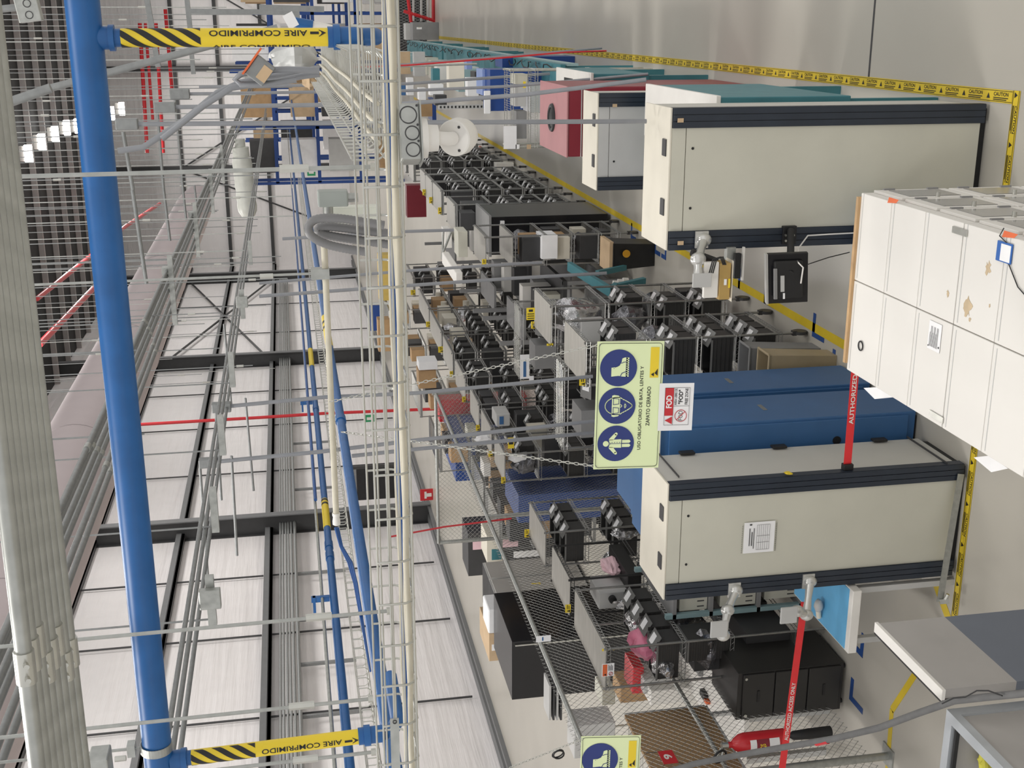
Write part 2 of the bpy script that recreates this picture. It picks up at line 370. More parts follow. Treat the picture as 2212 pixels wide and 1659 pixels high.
def air_drop(px, label, th0, two):
    global c_lean
    (x0, y0), (x1, y1) = px['top'], px['bot']; A, B = PY(x0, y0, YB), PY(x1, y1, YB); c_lean = (B.x - A.x) / (B.z - A.z)
    z = lambda x: PY(x, y0 + (y1 - y0) * (x - x0) / (x1 - x0), YB).z
    t = thing('air_drop_pipe', label, 'pipe', B); r = .0235
    R = lambda mb, rr, za, zb, n=28: mb.tube([cylpt(A, 0, 0, za), cylpt(A, 0, 0, zb)], rr, n)
    R(MB(), r, z(px['x'][0] - 30), z(px['x'][5])).build('pipe', blueP, t, True)
    R(R(MB(), .030, z(px['x'][0] - 10), z(px['x'][0] + 14)), .034, z(px['x'][0] + 14), z(px['x'][0] + 26)).build('coupling', blueP, t, True)
    R(R(R(MB(), .028, z(px['x'][4] - 4), z(px['x'][4] + 8)), .034, z(px['x'][4] + 8), z(px['x'][4] + 22)), .028, z(px['x'][4] + 22), z(px['x'][5])).build('coupling', blueP, t, True)
    R(MB(), r + .0008, z(px['x'][2]), z(px['x'][3])).build('label_wrap', yel, t, True)
    R(MB(), r + .0006, z(px['x'][1]), z(px['x'][2])).build('label_wrap', yel, t, True)
    mb = MB(); za, zb = z(px['x'][1]), z(px['x'][2]); Lz = za - zb; per = Lz / 3.6; n = 26
    for s in range(-4, 6):
        for i in range(n):
            t0, t1 = -math.pi / 2 + math.pi * i / n, -math.pi / 2 + math.pi * (i + 1) / n
            f = lambda th, e: min(za, max(zb, zb + s * per + e * per * .5 + th * per * .62))
            q = [(t0, f(t0, 0)), (t1, f(t1, 0)), (t1, f(t1, 1)), (t0, f(t0, 1))]
            if abs(q[0][1] - q[3][1]) + abs(q[1][1] - q[2][1]) < 1e-5: continue
            mb.add([cylpt(A, r + .0014, th, zz) for th, zz in q], [(0, 1, 2, 3)])
    mb.build('hazard_stripe', blk, t, True)
    mb = MB(); e0, e1 = px['text']
    cyl_text(mb, 'AIRE COMPRIMIDO', A, r + .0016, th0, z(e1), z(e0) - z(e1), .0175, 1)
    ya, yb = z(px['arrow'][0]), z(px['arrow'][1]); hd = .35
    for w0, w1, q0, q1 in ((.0035, .0035, ya, ya + (yb - ya) * .55), (.010, .0001, ya + (yb - ya) * .55, yb)):
        for s in range(6):
            u0, u1 = s / 6, (s + 1) / 6; wa, wb = w0 + (w1 - w0) * u0, w0 + (w1 - w0) * u1
            mb.add([cylpt(A, r + .0016, th0 - wa / r, q0 + (q1 - q0) * u0), cylpt(A, r + .0016, th0 + wa / r, q0 + (q1 - q0) * u0), cylpt(A, r + .0016, th0 + wb / r, q0 + (q1 - q0) * u1), cylpt(A, r + .0016, th0 - wb / r, q0 + (q1 - q0) * u1)], [(0, 1, 2, 3)])
    cyl_text(mb, 'AIRE COMPRIMIDO', A, r + .0016, th0 - 1.72, z(e0 + 5), z(e0) - z(e1), .0175, -1)
    mb.build('lettering', blk, t)
    E = cylpt(A, 0, 0, z(px['x'][5])); MB().tube([E, E + Vector((0, .02, -.03)), E + Vector((0, .07, -.05)), E + Vector((0, .35, -.05))], .0235, 20).build('elbow', blueP, t, True)
air_drop({'top': (220, 82), 'bot': (745, 80), 'x': (222, 262, 434, 720, 712, 775), 'text': (453, 664), 'arrow': (670, 704)}, 'vertical blue drop with yellow compressed air label, beside the orange lidded box', .48, 1)
air_drop({'top': (400, 1638), 'bot': (790, 1589), 'x': (378, 414, 552, 782, 778, 830), 'text': (566, 738), 'arrow': (744, 774)}, 'vertical blue drop with yellow compressed air label, beside the strap hanger', .12, 1)
# ------------------------------------------------------------- main wire basket tray, with its cables, camera and rods
def basket(name, label, ax, c0, c1, w0, w1, z0, z1, pitch, r=.0028, side=4, floor=5, off=0, nseg=8, m=chrome):
    P = (lambda l, w, z: (l, w, z)) if ax == 'x' else (lambda l, w, z: (w, l, z))
    t = thing(name, label, 'cable tray', P((c0 + c1) / 2, (w0 + w1) / 2, z0)); mb = MB()
    for i in range(side):
        z = z0 + (z1 - z0) * i / (side - 1)
        for w in (w0, w1): mb.tube([P(c0, w, z), P(c1, w, z)], r, 6)
    for i in range(1, floor): w = w0 + (w1 - w0) * i / floor; mb.tube([P(c0, w, z0 - r * 1.5), P(c1, w, z0 - r * 1.5)], r, 6)
    mb.build('long_wire_lattice', m, t, True); mb = MB(); l = c0 + off; s = .018
    while l < c1:
        mb.tube([P(l, w0 - r, z1), P(l, w0 - r, z0 + s), P(l, w0 + s * .3, z0 + s * .3), P(l, w0 + s, z0 - r), P(l, w1 - s, z0 - r), P(l, w1 - s * .3, z0 + s * .3), P(l, w1 + r, z0 + s), P(l, w1 + r, z1)], r, nseg); l += pitch
    mb.build('rib_wire_lattice', m, t, True); return t
basket('wire_cable_tray', 'long galvanised wire basket cable tray crossing the view with the camera under it', 'x', -2.6, .75, 2.4, 2.695, 3.975, 4.052, .1024, off=.03)
for i, (y, z, r, m, nm) in enumerate(((2.432, 3.985, .0065, cream, 'thick cream cable along the front edge of the wire tray'), (2.452, 3.986, .005, cream, 'thin cream cable second from the front edge in the wire tray'), (2.475, 3.985, .0045, cream, 'cream cable third from the front edge in the wire tray'), (2.56, 3.984, .0055, cablue, 'blue network cable lying along the middle of the wire tray'), (2.60, 3.983, .004, cablue, 'thin second blue cable lying deeper in the wire tray'), (2.64, 3.984, .005, cream, 'cream cable along the back edge inside the wire tray'))):
    pts = [(-2.6 + .12 * j, y + .006 * math.sin(j * .9 + i * 2), z + .002 * math.sin(j * 1.7 + i)) for j in range(28)]
    single('cable', nm, 'cable', MB().tube(pts, r, 10), m, None, True)
bx = PY(884, 290, 2.41); n = Vector((.30, -.954, 0)); sd = Vector((.954, .30, 0)); hz = abs(PY(862, 290, 2.4).z - PY(906, 290, 2.4).z) / 2
cb = thing('junction_box', 'galvanised square knockout box hanging under the wire tray above the white camera', 'junction box', bx)
MB().obox(bx, sd * .056, n * .03, (0, 0, hz)).build('body', galv, cb, False, .004)
mb = MB()
for k, rr in ((.031, .0165), (-.004, .0135), (-.036, .0135)):
    c = bx + n * .0305 + sd * (k * 1.02) + Vector((0, 0, .003 * (1 if k > 0 else -1))); mb.torus(c, n, rr, .0012, 32, 6)
for k in (.05, .012, -.02): mb.cyl(bx + n * .030 + sd * k + Vector((0, 0, -hz * .72)), bx + n * .0312 + sd * k + Vector((0, 0, -hz * .72)), .0024)
mb.build('knockout_rim', greyd, cb)
MB().obox(bx + Vector((0, 0, -hz - .001)), sd * .06, n * .034, (0, 0, .0015)).build('cover', galv, cb)
cm = thing('security_camera', 'white security camera hanging from the box under the wire tray', 'camera', PY(1000, 300, 2.42))
f0 = PY(909, 299, 2.41); dn = Vector((0, 0, -1)); px = 2.41 / FPX
MB().lathe(f0, dn, [(0, .040), (.012, .039), (.013, .027), (.034, .026), (.036, .015), (.038, .0135)], 32).build('mount', white, cm, True)
e = PY(968, 300, 2.41)
MB().tube([f0 + dn * .034, e, e + Vector((.0, .012, -.012))], .0135, 24).build('arm', white, cm, True)
ax = Vector((.08, .80, -.58)).normalized(); fc = PY(979, 299, 2.425)
MB().lathe(fc, ax, [(0, .018), (.0005, .034), (.003, .0365), (.028, .0375), (.046, .033), (.058, .022), (.062, .004)], 40).build('housing', white, cm, True)
mb = MB(); u, w = basis(ax)
for k in range(3): t0 = k * 2.1 + .5; q = fc + (u * math.cos(t0) + w * math.sin(t0)) * .027; mb.cyl(q - ax * .0012, q + ax * .002, .0028)
mb.build('screw', greyd, cm)
for x, y, lab in ((812, 360, 'carrying the wire tray just beside the camera box'), (846, 1319, 'with long thread carrying the wire tray in the middle of the bare wall'), (806, 1509, 'carrying the wire tray close to the second labelled air drop'), (812, 1624, 'carrying the wire tray beyond the second labelled air drop')):
    p = PY(x, y, 2.55); t = thing('hanger_rod', 'threaded rod ' + lab, 'hanger rod', p)
    MB().tube([p, (p.x - .03, p.y, 9)], .0046, 8).build('rod', galv, t, True)
    MB().cyl(p + Vector((0, 0, .14)), p + Vector((0, 0, .20)), .009, n=6).build('coupling_nut', chrome, t); MB().cyl(p, p + Vector((0, 0, .012)), .009, n=6).build('hex_nut', chrome, t)
p0 = PY(790, 1460, 2.6); sp = thing('splice_plate', 'flat galvanised splice plate with a hole bolted on the wire tray', 'bracket', p0)
pa, pb = PY(852, 1552, 2.39), PY(856, 1680, 2.39); MB().bar(pa, pb, .02, .003, (0, 1, 0)).build('plate', galv, sp); MB().torus(PY(853, 1560, 2.387), (0, 1, 0), .004, .001).build('hole_rim', greyd, sp)
# second tray running away from the first
pl = PY(760, 344, 2.8); w0 = pl.x
basket('wire_cable_tray', 'wire basket cable tray running away from the main tray beside the labelled air drop', 'y', 2.8, 7.2, w0, w0 + .24, 3.975, 4.052, .095, .0026, 3, 4)
q = PY(655, 128, 7.2); single('plastic_sheet', 'crumpled grey plastic sheet wrapped over the far end of the second wire tray', 'plastic sheet', MB().lump(q + Vector((.0, .25, .05)), .1, .35, .13, .16, 4), mat('sheet_plastic', (.50, .51, .50), .4, 0, .1, 6, bump=.6), None, True)
for i, xx in enumerate((.03, .07, .12)): single('cable', f'pale cable lying in the second wire tray, {ORD[i]} from its open side', 'cable', MB().tube([(w0 + xx, 2.85 + j * .3, 3.985 + .003 * math.sin(j)) for j in range(15)], .005, 8), cream, None, True)
single('cloth_scrap', 'torn pale rag tied on the rim of the second wire tray', 'rag', MB().lump(PY(668, 172, 6.6), .05, .05, .03, .5, 9, 8, 10), cardl, None, True)
# ------------------------------------------------------------- services running along the hall
def yline(x, y, Yr, Z=None):
    p = PY(x, y, Yr)
    if Z is not None: r = ray(x, y); return r.x * (Z - CAMZ) / r.z, Z
    return p.x, p.z
def ypipe(name, label, cat, xy, Yr, r, y0, y1, m, group=None, Z=None, n=16):
    X, Z = yline(*xy, Yr, Z); o = thing(name, label, cat, (X, (y0 + y1) / 2, Z), group); MB().tube([(X, y0, Z), (X, y1, Z)], r, n).build('pipe', m, o, True); return o, X, Z
o, X1, Z1 = ypipe('air_pipe', 'large blue air pipe running away below eye level behind the wire tray', 'pipe', (787, 1239), 5.6, .031, 3.2, 45, blueP, None, None, 24)
MB().tube([(X1, 10.1, Z1), (X1, 11.2, Z1)], .0325, 20).build('label_wrap', yel, o, True); MB().tube([(X1, 10.7, Z1), (X1, 10.78, Z1)], .0328, 20).tube([(X1, 10.9, Z1), (X1, 10.98, Z1)], .0328, 20).build('hazard_stripe', blk, o, True)
MB().tube([(X1, 8.05, Z1), (X1, 8.15, Z1)], .038, 20).build('coupling', blueP, o, True)
o, X2, Z2 = ypipe('air_pipe', 'slimmer blue air pipe with yellow label running parallel beside the white wall', 'pipe', (716, 1239), 8.3, .029, 4.5, 50, blueP, None, None, 24)
MB().tube([(X2, 9.15, Z2), (X2, 9.75, Z2)], .0305, 20).build('label_wrap', yel, o, True); MB().tube([(X2, 9.62, Z2), (X2, 9.66, Z2)], .0308, 20).tube([(X2, 9.7, Z2), (X2, 9.74, Z2)], .0308, 20).build('hazard_stripe', blk, o, True)
MB().tube([(X2, 14, Z2), (X2, 14.8, Z2)], .0305, 20).build('label_wrap', yel, o, True)
for y in (8.55, 8.75, 12.3): MB().tube([(X2, y, Z2), (X2, y + .12, Z2)], .034, 20).build('coupling', blueP, o, True)
for y in (7.9, 12.6): single('valve_handle', 'blue lever valve on the slimmer air pipe ' + ('near the cream conduit end' if y < 9 else 'farther along'), 'valve', MB().box(X2 - .02, y - .015, Z2 + .03, X2 + .02, y + .015, Z2 + .16).box(X2 - .10, y - .02, Z2 + .13, X2 + .02, y + .02, Z2 + .15), blueP)
o, X3, Z3 = ypipe('thin_conduit', 'thin pale conduit running along beside the slimmer blue air pipe', 'conduit', (692, 1239), 8.3, .012, 5, 50, galv)
o, X3, Z3 = ypipe('air_hose', 'dark blue hose sagging along under the roof beyond the slimmer air pipe', 'hose', (668, 900), 12, .014, 9.7, 30, cablue)
basket('wire_cable_tray', 'narrow wire basket tray running away between the two blue air pipes', 'y', 3.6, 26, yline(775, 1400, 5.8)[0] - .05, yline(775, 1400, 5.8)[0] + .05, yline(775, 1400, 5.8)[1] - .03, yline(775, 1400, 5.8)[1] + .03, .1, .0028, 2, 2)
# conduit bundle on trapezes, upper side
Zc = PY(163, 1081, 5.4).z; Xs = []
for i, x in enumerate((137, 147, 163, 177, 200, 215)):
    o, X, Z = ypipe('conduit', f'grey conduit on the trapezes under the fabric duct, {ORD[i]} from the roof', 'conduit', (x, 1081), 5.4, .0145, 2.2, 48, galvd, 'conduits carried on trapezes below the duct', Zc); Xs.append(X)
    for y in (5.8 + .12 * i, 8.4 + .1 * i): MB().tube([(X, y, Z), (X, y + .06, Z)], .0185, 14).build('coupling', galv, o, True)
for i, y in enumerate((7.25, 10.2, 13.3, 16.4, 19.6)):
    xa, xb = min(Xs) - .1, max(Xs) + .14
    t = thing('trapeze_hanger', f'galvanised strut trapeze carrying the six grey conduits, {ORD[i]} one along the bundle', 'hanger', ((xa + xb) / 2, y, Zc - .06), 'strut trapezes of the conduit bundle')
    MB().box(xa, y - .02, Zc - .06, xb, y + .02, Zc - .018).build('strut', galv, t)
    for x in (xa + .03, xb - .03): MB().tube([(x, y, Zc - .09), (x, y, ZC)], .006, 6).build('rod', galvd, t)
    if i < 3:
        for s in (0, 3): MB().box(Xs[s] - .03, y + .04, Zc - .03, Xs[s] + .03, y + .12, Zc + .04).build('clamp', galv, t)
# lower bundle with brackets and boxes
Zb = PY(392, 1500, 4.6).z
for i, x in enumerate((376, 391, 406)):
    o, X, Z = ypipe('conduit', f'grey conduit of the low bundle before the white wall, {ORD[i]} from the roof', 'conduit', (x, 1500), 4.6, .0117, 3.4, 40, galvd, 'low bundle of three grey conduits', Zb)
XB = X
for i, (x, y, Y) in enumerate(((455, 1285, 5.4), (462, 1090, 6.3), (478, 930, 7.3), (500, 790, 8.6), (523, 650, 10.6), (540, 540, 13))):
    p = PY(x, y, Y); t = thing('conduit_bracket', f'galvanised bracket and clamps on the low conduit bundle, {ORD[i]} along it', 'bracket', p, 'brackets along the low conduit bundle')
    MB().box(p.x - .16, Y - .02, p.z - .02, p.x + .1, Y + .02, p.z + .02).build('strut', galv, t); MB().tube([(p.x - .13, Y, p.z), (p.x - .13, Y, ZC)], .005, 6).build('rod', galvd, t)
    if i in (0, 4): MB().box(p.x - .05, Y - .06, p.z - .05, p.x + .05, Y - .02, p.z + .05).build('box', galv, t, False, .004)
# fabric duct and the white spiral duct
rL, rR = ray(276, 620), ray(253, 1035)
aL, aR = math.atan2(rL.z, -rL.x), math.atan2(rR.z, -rR.x); am, hf = (aL + aR) / 2, abs(aL - aR) / 2; D = 6.9
DX, DZ, DR = -D * math.cos(am), CAMZ + D * math.sin(am), D * math.sin(hf)
dt = thing('fabric_duct', 'long pale pink fabric air duct running away under the dark roof', 'air duct', (DX, 25, DZ))
MB().tube([(DX, y, DZ) for y in [2 + 2.5 * i for i in range(18)]], DR, 40, True, [DR * (1 if i < 17 else .8) for i in range(18)]).build('duct', lav, dt, True)
mb = MB()
for y in (5, 8.2, 12, 17, 23, 30): mb.torus((DX, y, DZ), (0, 1, 0), DR + .002, .006, 40, 5)
mb.build('seam', mat('duct_seam', (.42, .37, .38), .7), dt)
single('spiral_duct', 'short white ribbed insulated duct hanging far behind the fabric duct', 'air duct', MB().lathe(PY(517, 300, 24), Vector((-1, 0, -.05)), [(.0, .10), (.15, .10), (.16, .16), (.35, .16), (.36, .19)] + [(.4 + .1 * i, .18 + (.012 if i % 2 else 0)) for i in range(11)] + [(1.5, .13)], 24), mat('insul', (.62, .63, .58), .4, 0, .06, 8), None, True)
# conduits clipped along the white wall
for i, x in enumerate((606, 613, 621, 628, 636, 646)):
    p = PX(x, 1450, -16.15); single('wall_conduit', f'thin grey conduit run along the white wall, {ORD[i]} from the top of the row', 'conduit', MB().tube([(-16.15, 8, p.z), (-16.15, 78, p.z)], .035 if i < 5 else .05, 8), galvd, 'row of thin conduits along the white wall', True)
for i, y in enumerate((26, 28.5, 31, 34, 41, 46, 52)): single('wall_strut', f'grey strut across the conduits on the white wall, {ORD[i]} along the row', 'strut', MB().box(-16.3, y - .04, 3.1, -16.22, y + .04, 4.6), galvd, 'struts carrying the wall conduits')
# cream conduit with strain relief, its rod, boxes and flexible coil
ca, cb2 = PY(700, 528, 4.6), PY(726, 1108, 4.6)
t = thing('cream_conduit', 'smooth pale conduit ending in a cable gland with blue cables coming out', 'conduit', (ca + cb2) / 2)
MB().tube([ca, cb2], .0125, 18).build('pipe', cream, t, True)
MB().lathe(cb2, (cb2 - ca), [(0, .016), (.012, .016), (.014, .013), (.035, .016), (.05, .016), (.055, .009)], 16).build('gland', white, t, True)
for i in range(3):
    pts = [PY(724 + i * 3, 1140, 4.6 + .01 * i), PY(735 + i * 2, 1180, 4.62), PY(752 + i * 4, 1215, 4.7), PY(765 + 3 * i, 1260, 4.9 - .05 * i), PY(778 + 2 * i, 1330, 5.0), PY(800, 1450, 4.6)]
    single('cable', f'blue cable hanging from the gland of the pale conduit, {ORD[i]} of three', 'cable', MB().tube(pts, .0045, 8), cablue, 'blue cables out of the pale conduit', True)
p = PY(700, 590, 4.6); t = thing('hanger_rod', 'long threaded rod with coupler holding the pale conduit by a clamp', 'hanger rod', p)
MB().tube([p, p + Vector((-.02, 0, 6))], .005, 8).build('rod', galv, t); q = PY(590, 596, 4.6); MB().cyl(q, q + Vector((0, 0, .05)), .0105, n=6).build('coupling_nut', chrome, t); MB().box(p.x - .02, 4.575, p.z - .02, p.x + .02, 4.625, p.z + .05).build('clamp', galv, t)
b1 = PY(716, 428, 4.6); t = thing('conduit_box', 'grey cast conduit box above the coil of flexible conduit', 'junction box', b1)
MB().box(b1.x - .03, 4.57, b1.z - .062, b1.x + .03, 4.64, b1.z + .052).build('body', mat('box_greygreen', (.34, .37, .35), .5), t, False, .006); MB().cyl((b1.x, 4.6, b1.z - .062), (b1.x, 4.6, b1.z - .10), .018).cyl(b1 + Vector((-.03, 0, .015)), b1 + Vector((-.085, 0, .015)), .02).build('hub', galv, t, True)
b2 = PY(765, 462, 4.75); boxthing('control_box', 'small pale plastic enclosure behind the coil of flexible conduit', 'enclosure', mat('pale_plastic', (.66, .68, .60), .45), (b2.x - .035, 4.72, b2.z - .10, b2.x + .03, 4.8, b2.z + .085))
t = thing('flexible_conduit', 'coil of thick grey flexible conduit looped behind the wire tray', 'flexible conduit', PY(720, 500, 4.5))
for k, pts in enumerate(([(835, 487), (790, 480), (740, 472), (690, 470), (666, 480), (662, 498), (676, 515), (710, 530), (760, 540), (800, 545)], [(850, 505), (800, 500), (740, 492), (700, 488), (678, 494), (690, 505), (740, 514), (800, 522), (850, 530)])):
    P = [PY(x, y, 4.42 + .05 * k) for x, y in pts]; mb = MB(); F = []
    for a, b in zip(P, P[1:]):
        n = max(2, int((b - a).length / .006)); F += [a.lerp(b, i / n) for i in range(n)]
    F = [sum((F[max(0, min(len(F) - 1, i + j))] for j in range(-5, 6)), Vector()) / 11 for i in range(len(F))]
    mb.tube(F, .0155, 10, True, [.0155 + (.0014 if i % 2 else 0) for i in range(len(F))]); mb.build('hose', flexg, t, True)
# orange-lidded box with its loops of flexible conduit
ob = PY(562, 152, 5.0); t = thing('junction_box', 'tilted square box with bright orange lid and torn yellow tape among the grey loops', 'junction box', ob)
ux = (PY(600, 155, 5) - PY(575, 180, 5)).normalized(); up = Vector((.62, 0, .78)); r3 = Vector((.78, 0, -.62))
MB().obox(ob, up * .042, r3 * .045, (0, .045, 0)).build('body', galvd, t, False, .004); MB().obox(ob + r3 * .01 + up * .046, up * .004, r3 * .062, (0, .055, 0)).build('lid', orange, t); MB().obox(ob - up * .02 + Vector((0, -.046, 0)), up * .02, r3 * .03, (0, .001, 0)).build('tape', cardl, t)
for i, pts in enumerate(([(255, 326), (310, 318), (400, 258), (470, 200), (520, 178), (570, 168), (630, 160), (678, 150)], [(350, 300), (440, 228), (500, 190), (550, 182), (600, 176), (650, 165), (690, 160)], [(690, 152), (620, 150), (555, 152), (520, 160), (508, 172), (520, 182), (570, 182), (640, 172)])):
    single('flexible_conduit', 'smooth grey flexible conduit sweeping past the orange lidded box, ' + ('long one down from the roof side', 'shorter one beneath', 'looped one tied to it')[i], 'flexible conduit', MB().tube([PY(x, y, 5.15 - .06 * i) for x, y in pts], .0125, 12), greypipe, None, True)
# conduits dropping to the machines
def pxpipe(label, pts, r, m, name='conduit', cat='conduit', group=None):
    P = [PY(x, y, Y) for x, y, Y in pts]; t = thing(name, label, cat, P[-1], group); MB().tube(P, r, 12).build('pipe', m, t, True); return t, P
def elbow(t, p, s=1.0):
    MB().box(p.x - .03 * s, p.y - .03 * s, p.z - .09 * s, p.x + .03 * s, p.y + .03 * s, p.z + .03 * s).build('elbow_box', galvd, t, False, .006)
t, P = pxpipe('grey conduit dropping straight to the roof of the big beige cabinet', [(262, 268, 7.0), (1396, 262, 7.0)], .0135, greypipe); elbow(t, P[0])
t, P = pxpipe('grey conduit dropping behind the camera toward the maroon cabinet, leaning slightly', [(345, 232, 9.6), (870, 224, 9.6), (1130, 205, 9.3), (1396, 172, 9)], .0165, greypipe); elbow(t, P[0], 1.3)
t, P = pxpipe('grey conduit dropping past the blue cabinets to the white topped machine', [(378, 203, 12), (880, 196, 12), (1110, 186, 12), (1400, 160, 11.6)], .0145, greypipe); elbow(t, P[0], 1.5)
pxpipe('slim grey conduit above the blue cabinets next to the red cable', [(430, 188, 15), (880, 181, 15), (1130, 163, 15), (1250, 155, 15)], .018, greypipe)
pxpipe('thin red cable dropping beside a grey conduit over the blue cabinets', [(700, 148, 13), (880, 141, 13), (1060, 127, 13), (1220, 113, 13), (1310, 110, 13)], .009, red, 'cable', 'cable')
pxpipe('slim grey conduit just above the red cable over the blue cabinets', [(600, 146, 13.2), (880, 139, 13.2), (1060, 124, 13.2), (1300, 104, 13.2)], .012, greypipe)
pxpipe('short pale conduit just below the red cable over the benches', [(760, 145, 14), (880, 143, 14), (1030, 138, 14)], .012, galv)
t, P = pxpipe('grey conduit dropping in front of the dark rack rows, with its box far up by the duct', [(468, 880, 9), (700, 858, 9), (900, 849, 9), (1280, 813, 9)], .0155, greypipe); elbow(t, P[0], 1.2)
t, P = pxpipe('grey conduit dropping toward the hanging sign, upper one of the close pair', [(440, 1000, 9), (690, 976, 9), (900, 951, 9), (1290, 909, 9)], .0165, greypipe); elbow(t, P[0], 1.2)
t, P = pxpipe('darker grey conduit dropping toward the hanging sign, lower one of the close pair', [(760, 985, 9.2), (900, 970, 9.2), (1290, 934, 9.2)], .0165, greypipe)
t, P = pxpipe('dark conduit hanging over the lamp and testers on the far bench', [(610, 516, 12), (880, 500, 12), (980, 497, 12)], .016, greypipe)
t, P = pxpipe('dark conduit crossing above the wire racks toward the teal stand, upper of two', [(560, 612, 11), (880, 585, 11), (1110, 570, 11), (1170, 567, 11)], .014, greypipe)
t, P = pxpipe('dark conduit crossing above the wire racks toward the teal stand, lower of two', [(560, 640, 10.6), (880, 617, 10.6), (1110, 601, 10.6), (1310, 590, 10.6)], .016, greypipe)
pxpipe('red and white cable drooping to the wall shelf inside the chain fence', [(840, 1160, 12), (960, 1138, 12), (1105, 1120, 12)], .010, red, 'cable', 'cable')
pxpipe('red sprinkler pipe standing against the white wall with valves at its foot', [(250, 920, 36), (560, 902, 36), (700, 893, 36), (950, 883, 36)], .05, red, 'sprinkler_pipe', 'pipe')
for i, (x, y0, y1, Y, r) in enumerate(((310, 50, 330, 60, .09), (322, 50, 260, 60, .07), (345, 50, 330, 52, .07), (365, 20, 210, 64, .09))): pxpipe(f'red sprinkler main under the far roof, {ORD[i]} from the dark roof deck', [(x - 8, y0, Y), (x + 8, y1, Y)], r, red, 'sprinkler_pipe', 'pipe', 'red sprinkler mains under the far roof')
pxpipe('red sprinkler branch slanting under the dark roof beside the blue pipe', [(80, 645, 42), (200, 550, 52), (270, 490, 60), (345, 440, 70)], .09, red, 'sprinkler_pipe', 'pipe')
pxpipe('thick red sprinkler main slanting away low under the dark roof', [(85, 745, 36), (205, 620, 46)], .10, red, 'sprinkler_pipe', 'pipe')
# conduits crossing the hall
for i, (x0, y0, x1, y1, Y, r) in enumerate(((286, 410, 316, 612, 7.25, .012), (266, 285, 287, 410, 7.25, .012), (353, 405, 367, 520, 10.2, .012), (340, 240, 353, 405, 10.2, .012), (395, 405, 402, 475, 13.3, .013), (378, 215, 395, 405, 13.3, .013), (420, 400, 424, 440, 16.4, .013), (466, 885, 478, 1080, 9, .011), (432, 1010, 452, 1290, 9, .011), (500, 985, 512, 1200, 9, .011), (530, 860, 548, 1060, 12, .012), (484, 700, 500, 880, 12, .012))):
    pxpipe(f'slim conduit crossing between the trapezes and drop boxes, {ORD[i]} counted toward the wall', [(x0, y0, Y), (x1, y1, Y)], r, galvd, 'conduit', 'conduit', 'slim crossing conduits under the roof')
for i, (x0, y0, x1, y1, Y) in enumerate(((0, 20, 55, 14, 6), (0, 228, 110, 190, 5.5), (110, 190, 600, 60, 7))):
    t, P = pxpipe(('grey conduit entering the knockout box high beside the blue pipe', 'slanted grey conduit with coupling disappearing behind the blue pipe', 'slanted grey conduit reappearing past the blue pipe toward the yellow label')[i], [(x0, y0, Y), (x1, y1, Y)], .016 if i == 0 else .02, galvd)
kb = PY(62, 20, 6.0); t = thing('junction_box', 'galvanised knockout box high up at the roof beside the thick blue pipe', 'junction box', kb); MB().obox(kb, (.055, 0, .008), (0, .03, 0), (-.006, 0, .05)).build('body', galv, t, False, .004); MB().torus(kb + Vector((-.025, -.031, -.005)), (0, 1, 0), .016, .002).torus(kb + Vector((.025, -.031, .0)), (0, 1, 0), .016, .002).build('knockout_rim', greyd, t)
# threaded rods hanging from the roof
rnd = random.Random(3)
for i in range(66):
    y = 18 + i * 12.4 + rnd.uniform(-4, 4); Y = rnd.choice((9, 12, 15, 18, 22, 26, 30, 34)); xb = rnd.uniform(400, 640) if y < 620 else rnd.uniform(360, 600)
    p = PY(xb, y, Y)
    if abs(p.x - DX) < DR + .1 and p.z < DZ + DR: continue
    r = .0042 if Y < 14 else .0062 if Y < 24 else .009
    t = thing('threaded_rod', 'thin galvanised threaded rod hanging down from the dark roof deck', 'hanger rod', p, 'thin rods hanging from the roof deck')
    MB().tube([p, (p.x, Y, ZC)], r, 5).build('rod', galvd if i % 3 else galv, t); z = p.z + rnd.uniform(0, 1.5); MB().cyl((p.x, Y, z), (p.x, Y, z + .006 * Y), r * 2.2, n=6).build('coupling_nut', chrome, t)
for i, (x0, x1, y0, y1, Y) in enumerate(((560, 700, 16, 20, 9), (402, 640, 24, 27, 10), (640, 645, 18, 62, 9.5), (404, 412, 0, 75, 11), (318, 342, 0, 145, 10), (412, 418, 95, 160, 12))):
    a, b = PY(x0, y0, Y), PY(x1, y1, Y); single('strut_channel', f'short grey strut channel hanging beyond the labelled air drop, {ORD[i]} of the cluster', 'strut', MB().bar(a, b, .04, .04, (0, 1, 0)), galvd, 'short strut channels near the air drop')
ba = PY(248, 1608, 3.2); t = thing('strut_bracket', 'end of a galvanised strut channel with bolts below the steel conduits', 'bracket', ba); MB().box(PY(245, 1610, 3.1).x - .25, 3.02, PY(245, 1650, 3.1).z - .0, PY(245, 1606, 3.1).x, 3.1, PY(200, 1640, 3.1).z).build('strut', galv, t, False, .004); b_ = PY(248, 1640, 3.0); MB().cyl(b_, b_ + Vector((.0, 0, -.03)), .008, n=6).build('bolt', chrome, t)
# far vertical drop by the tag
t, P = pxpipe('blue and white capped vertical air drop farther off with a hanging paper tag', [(632, 47, 8), (690, 57, 8), (742, 68, 8)], .026, white, 'air_drop_pipe', 'pipe')
MB().tube([P[0], P[0].lerp(P[1], .75)], .031, 20).build('valve', blueP, t, True); q = PY(628, 44, 7.9); MB().obox(q, (.04, 0, .02), (-.015, 0, .03), (0, .001, 0)).build('tag', paper, t)
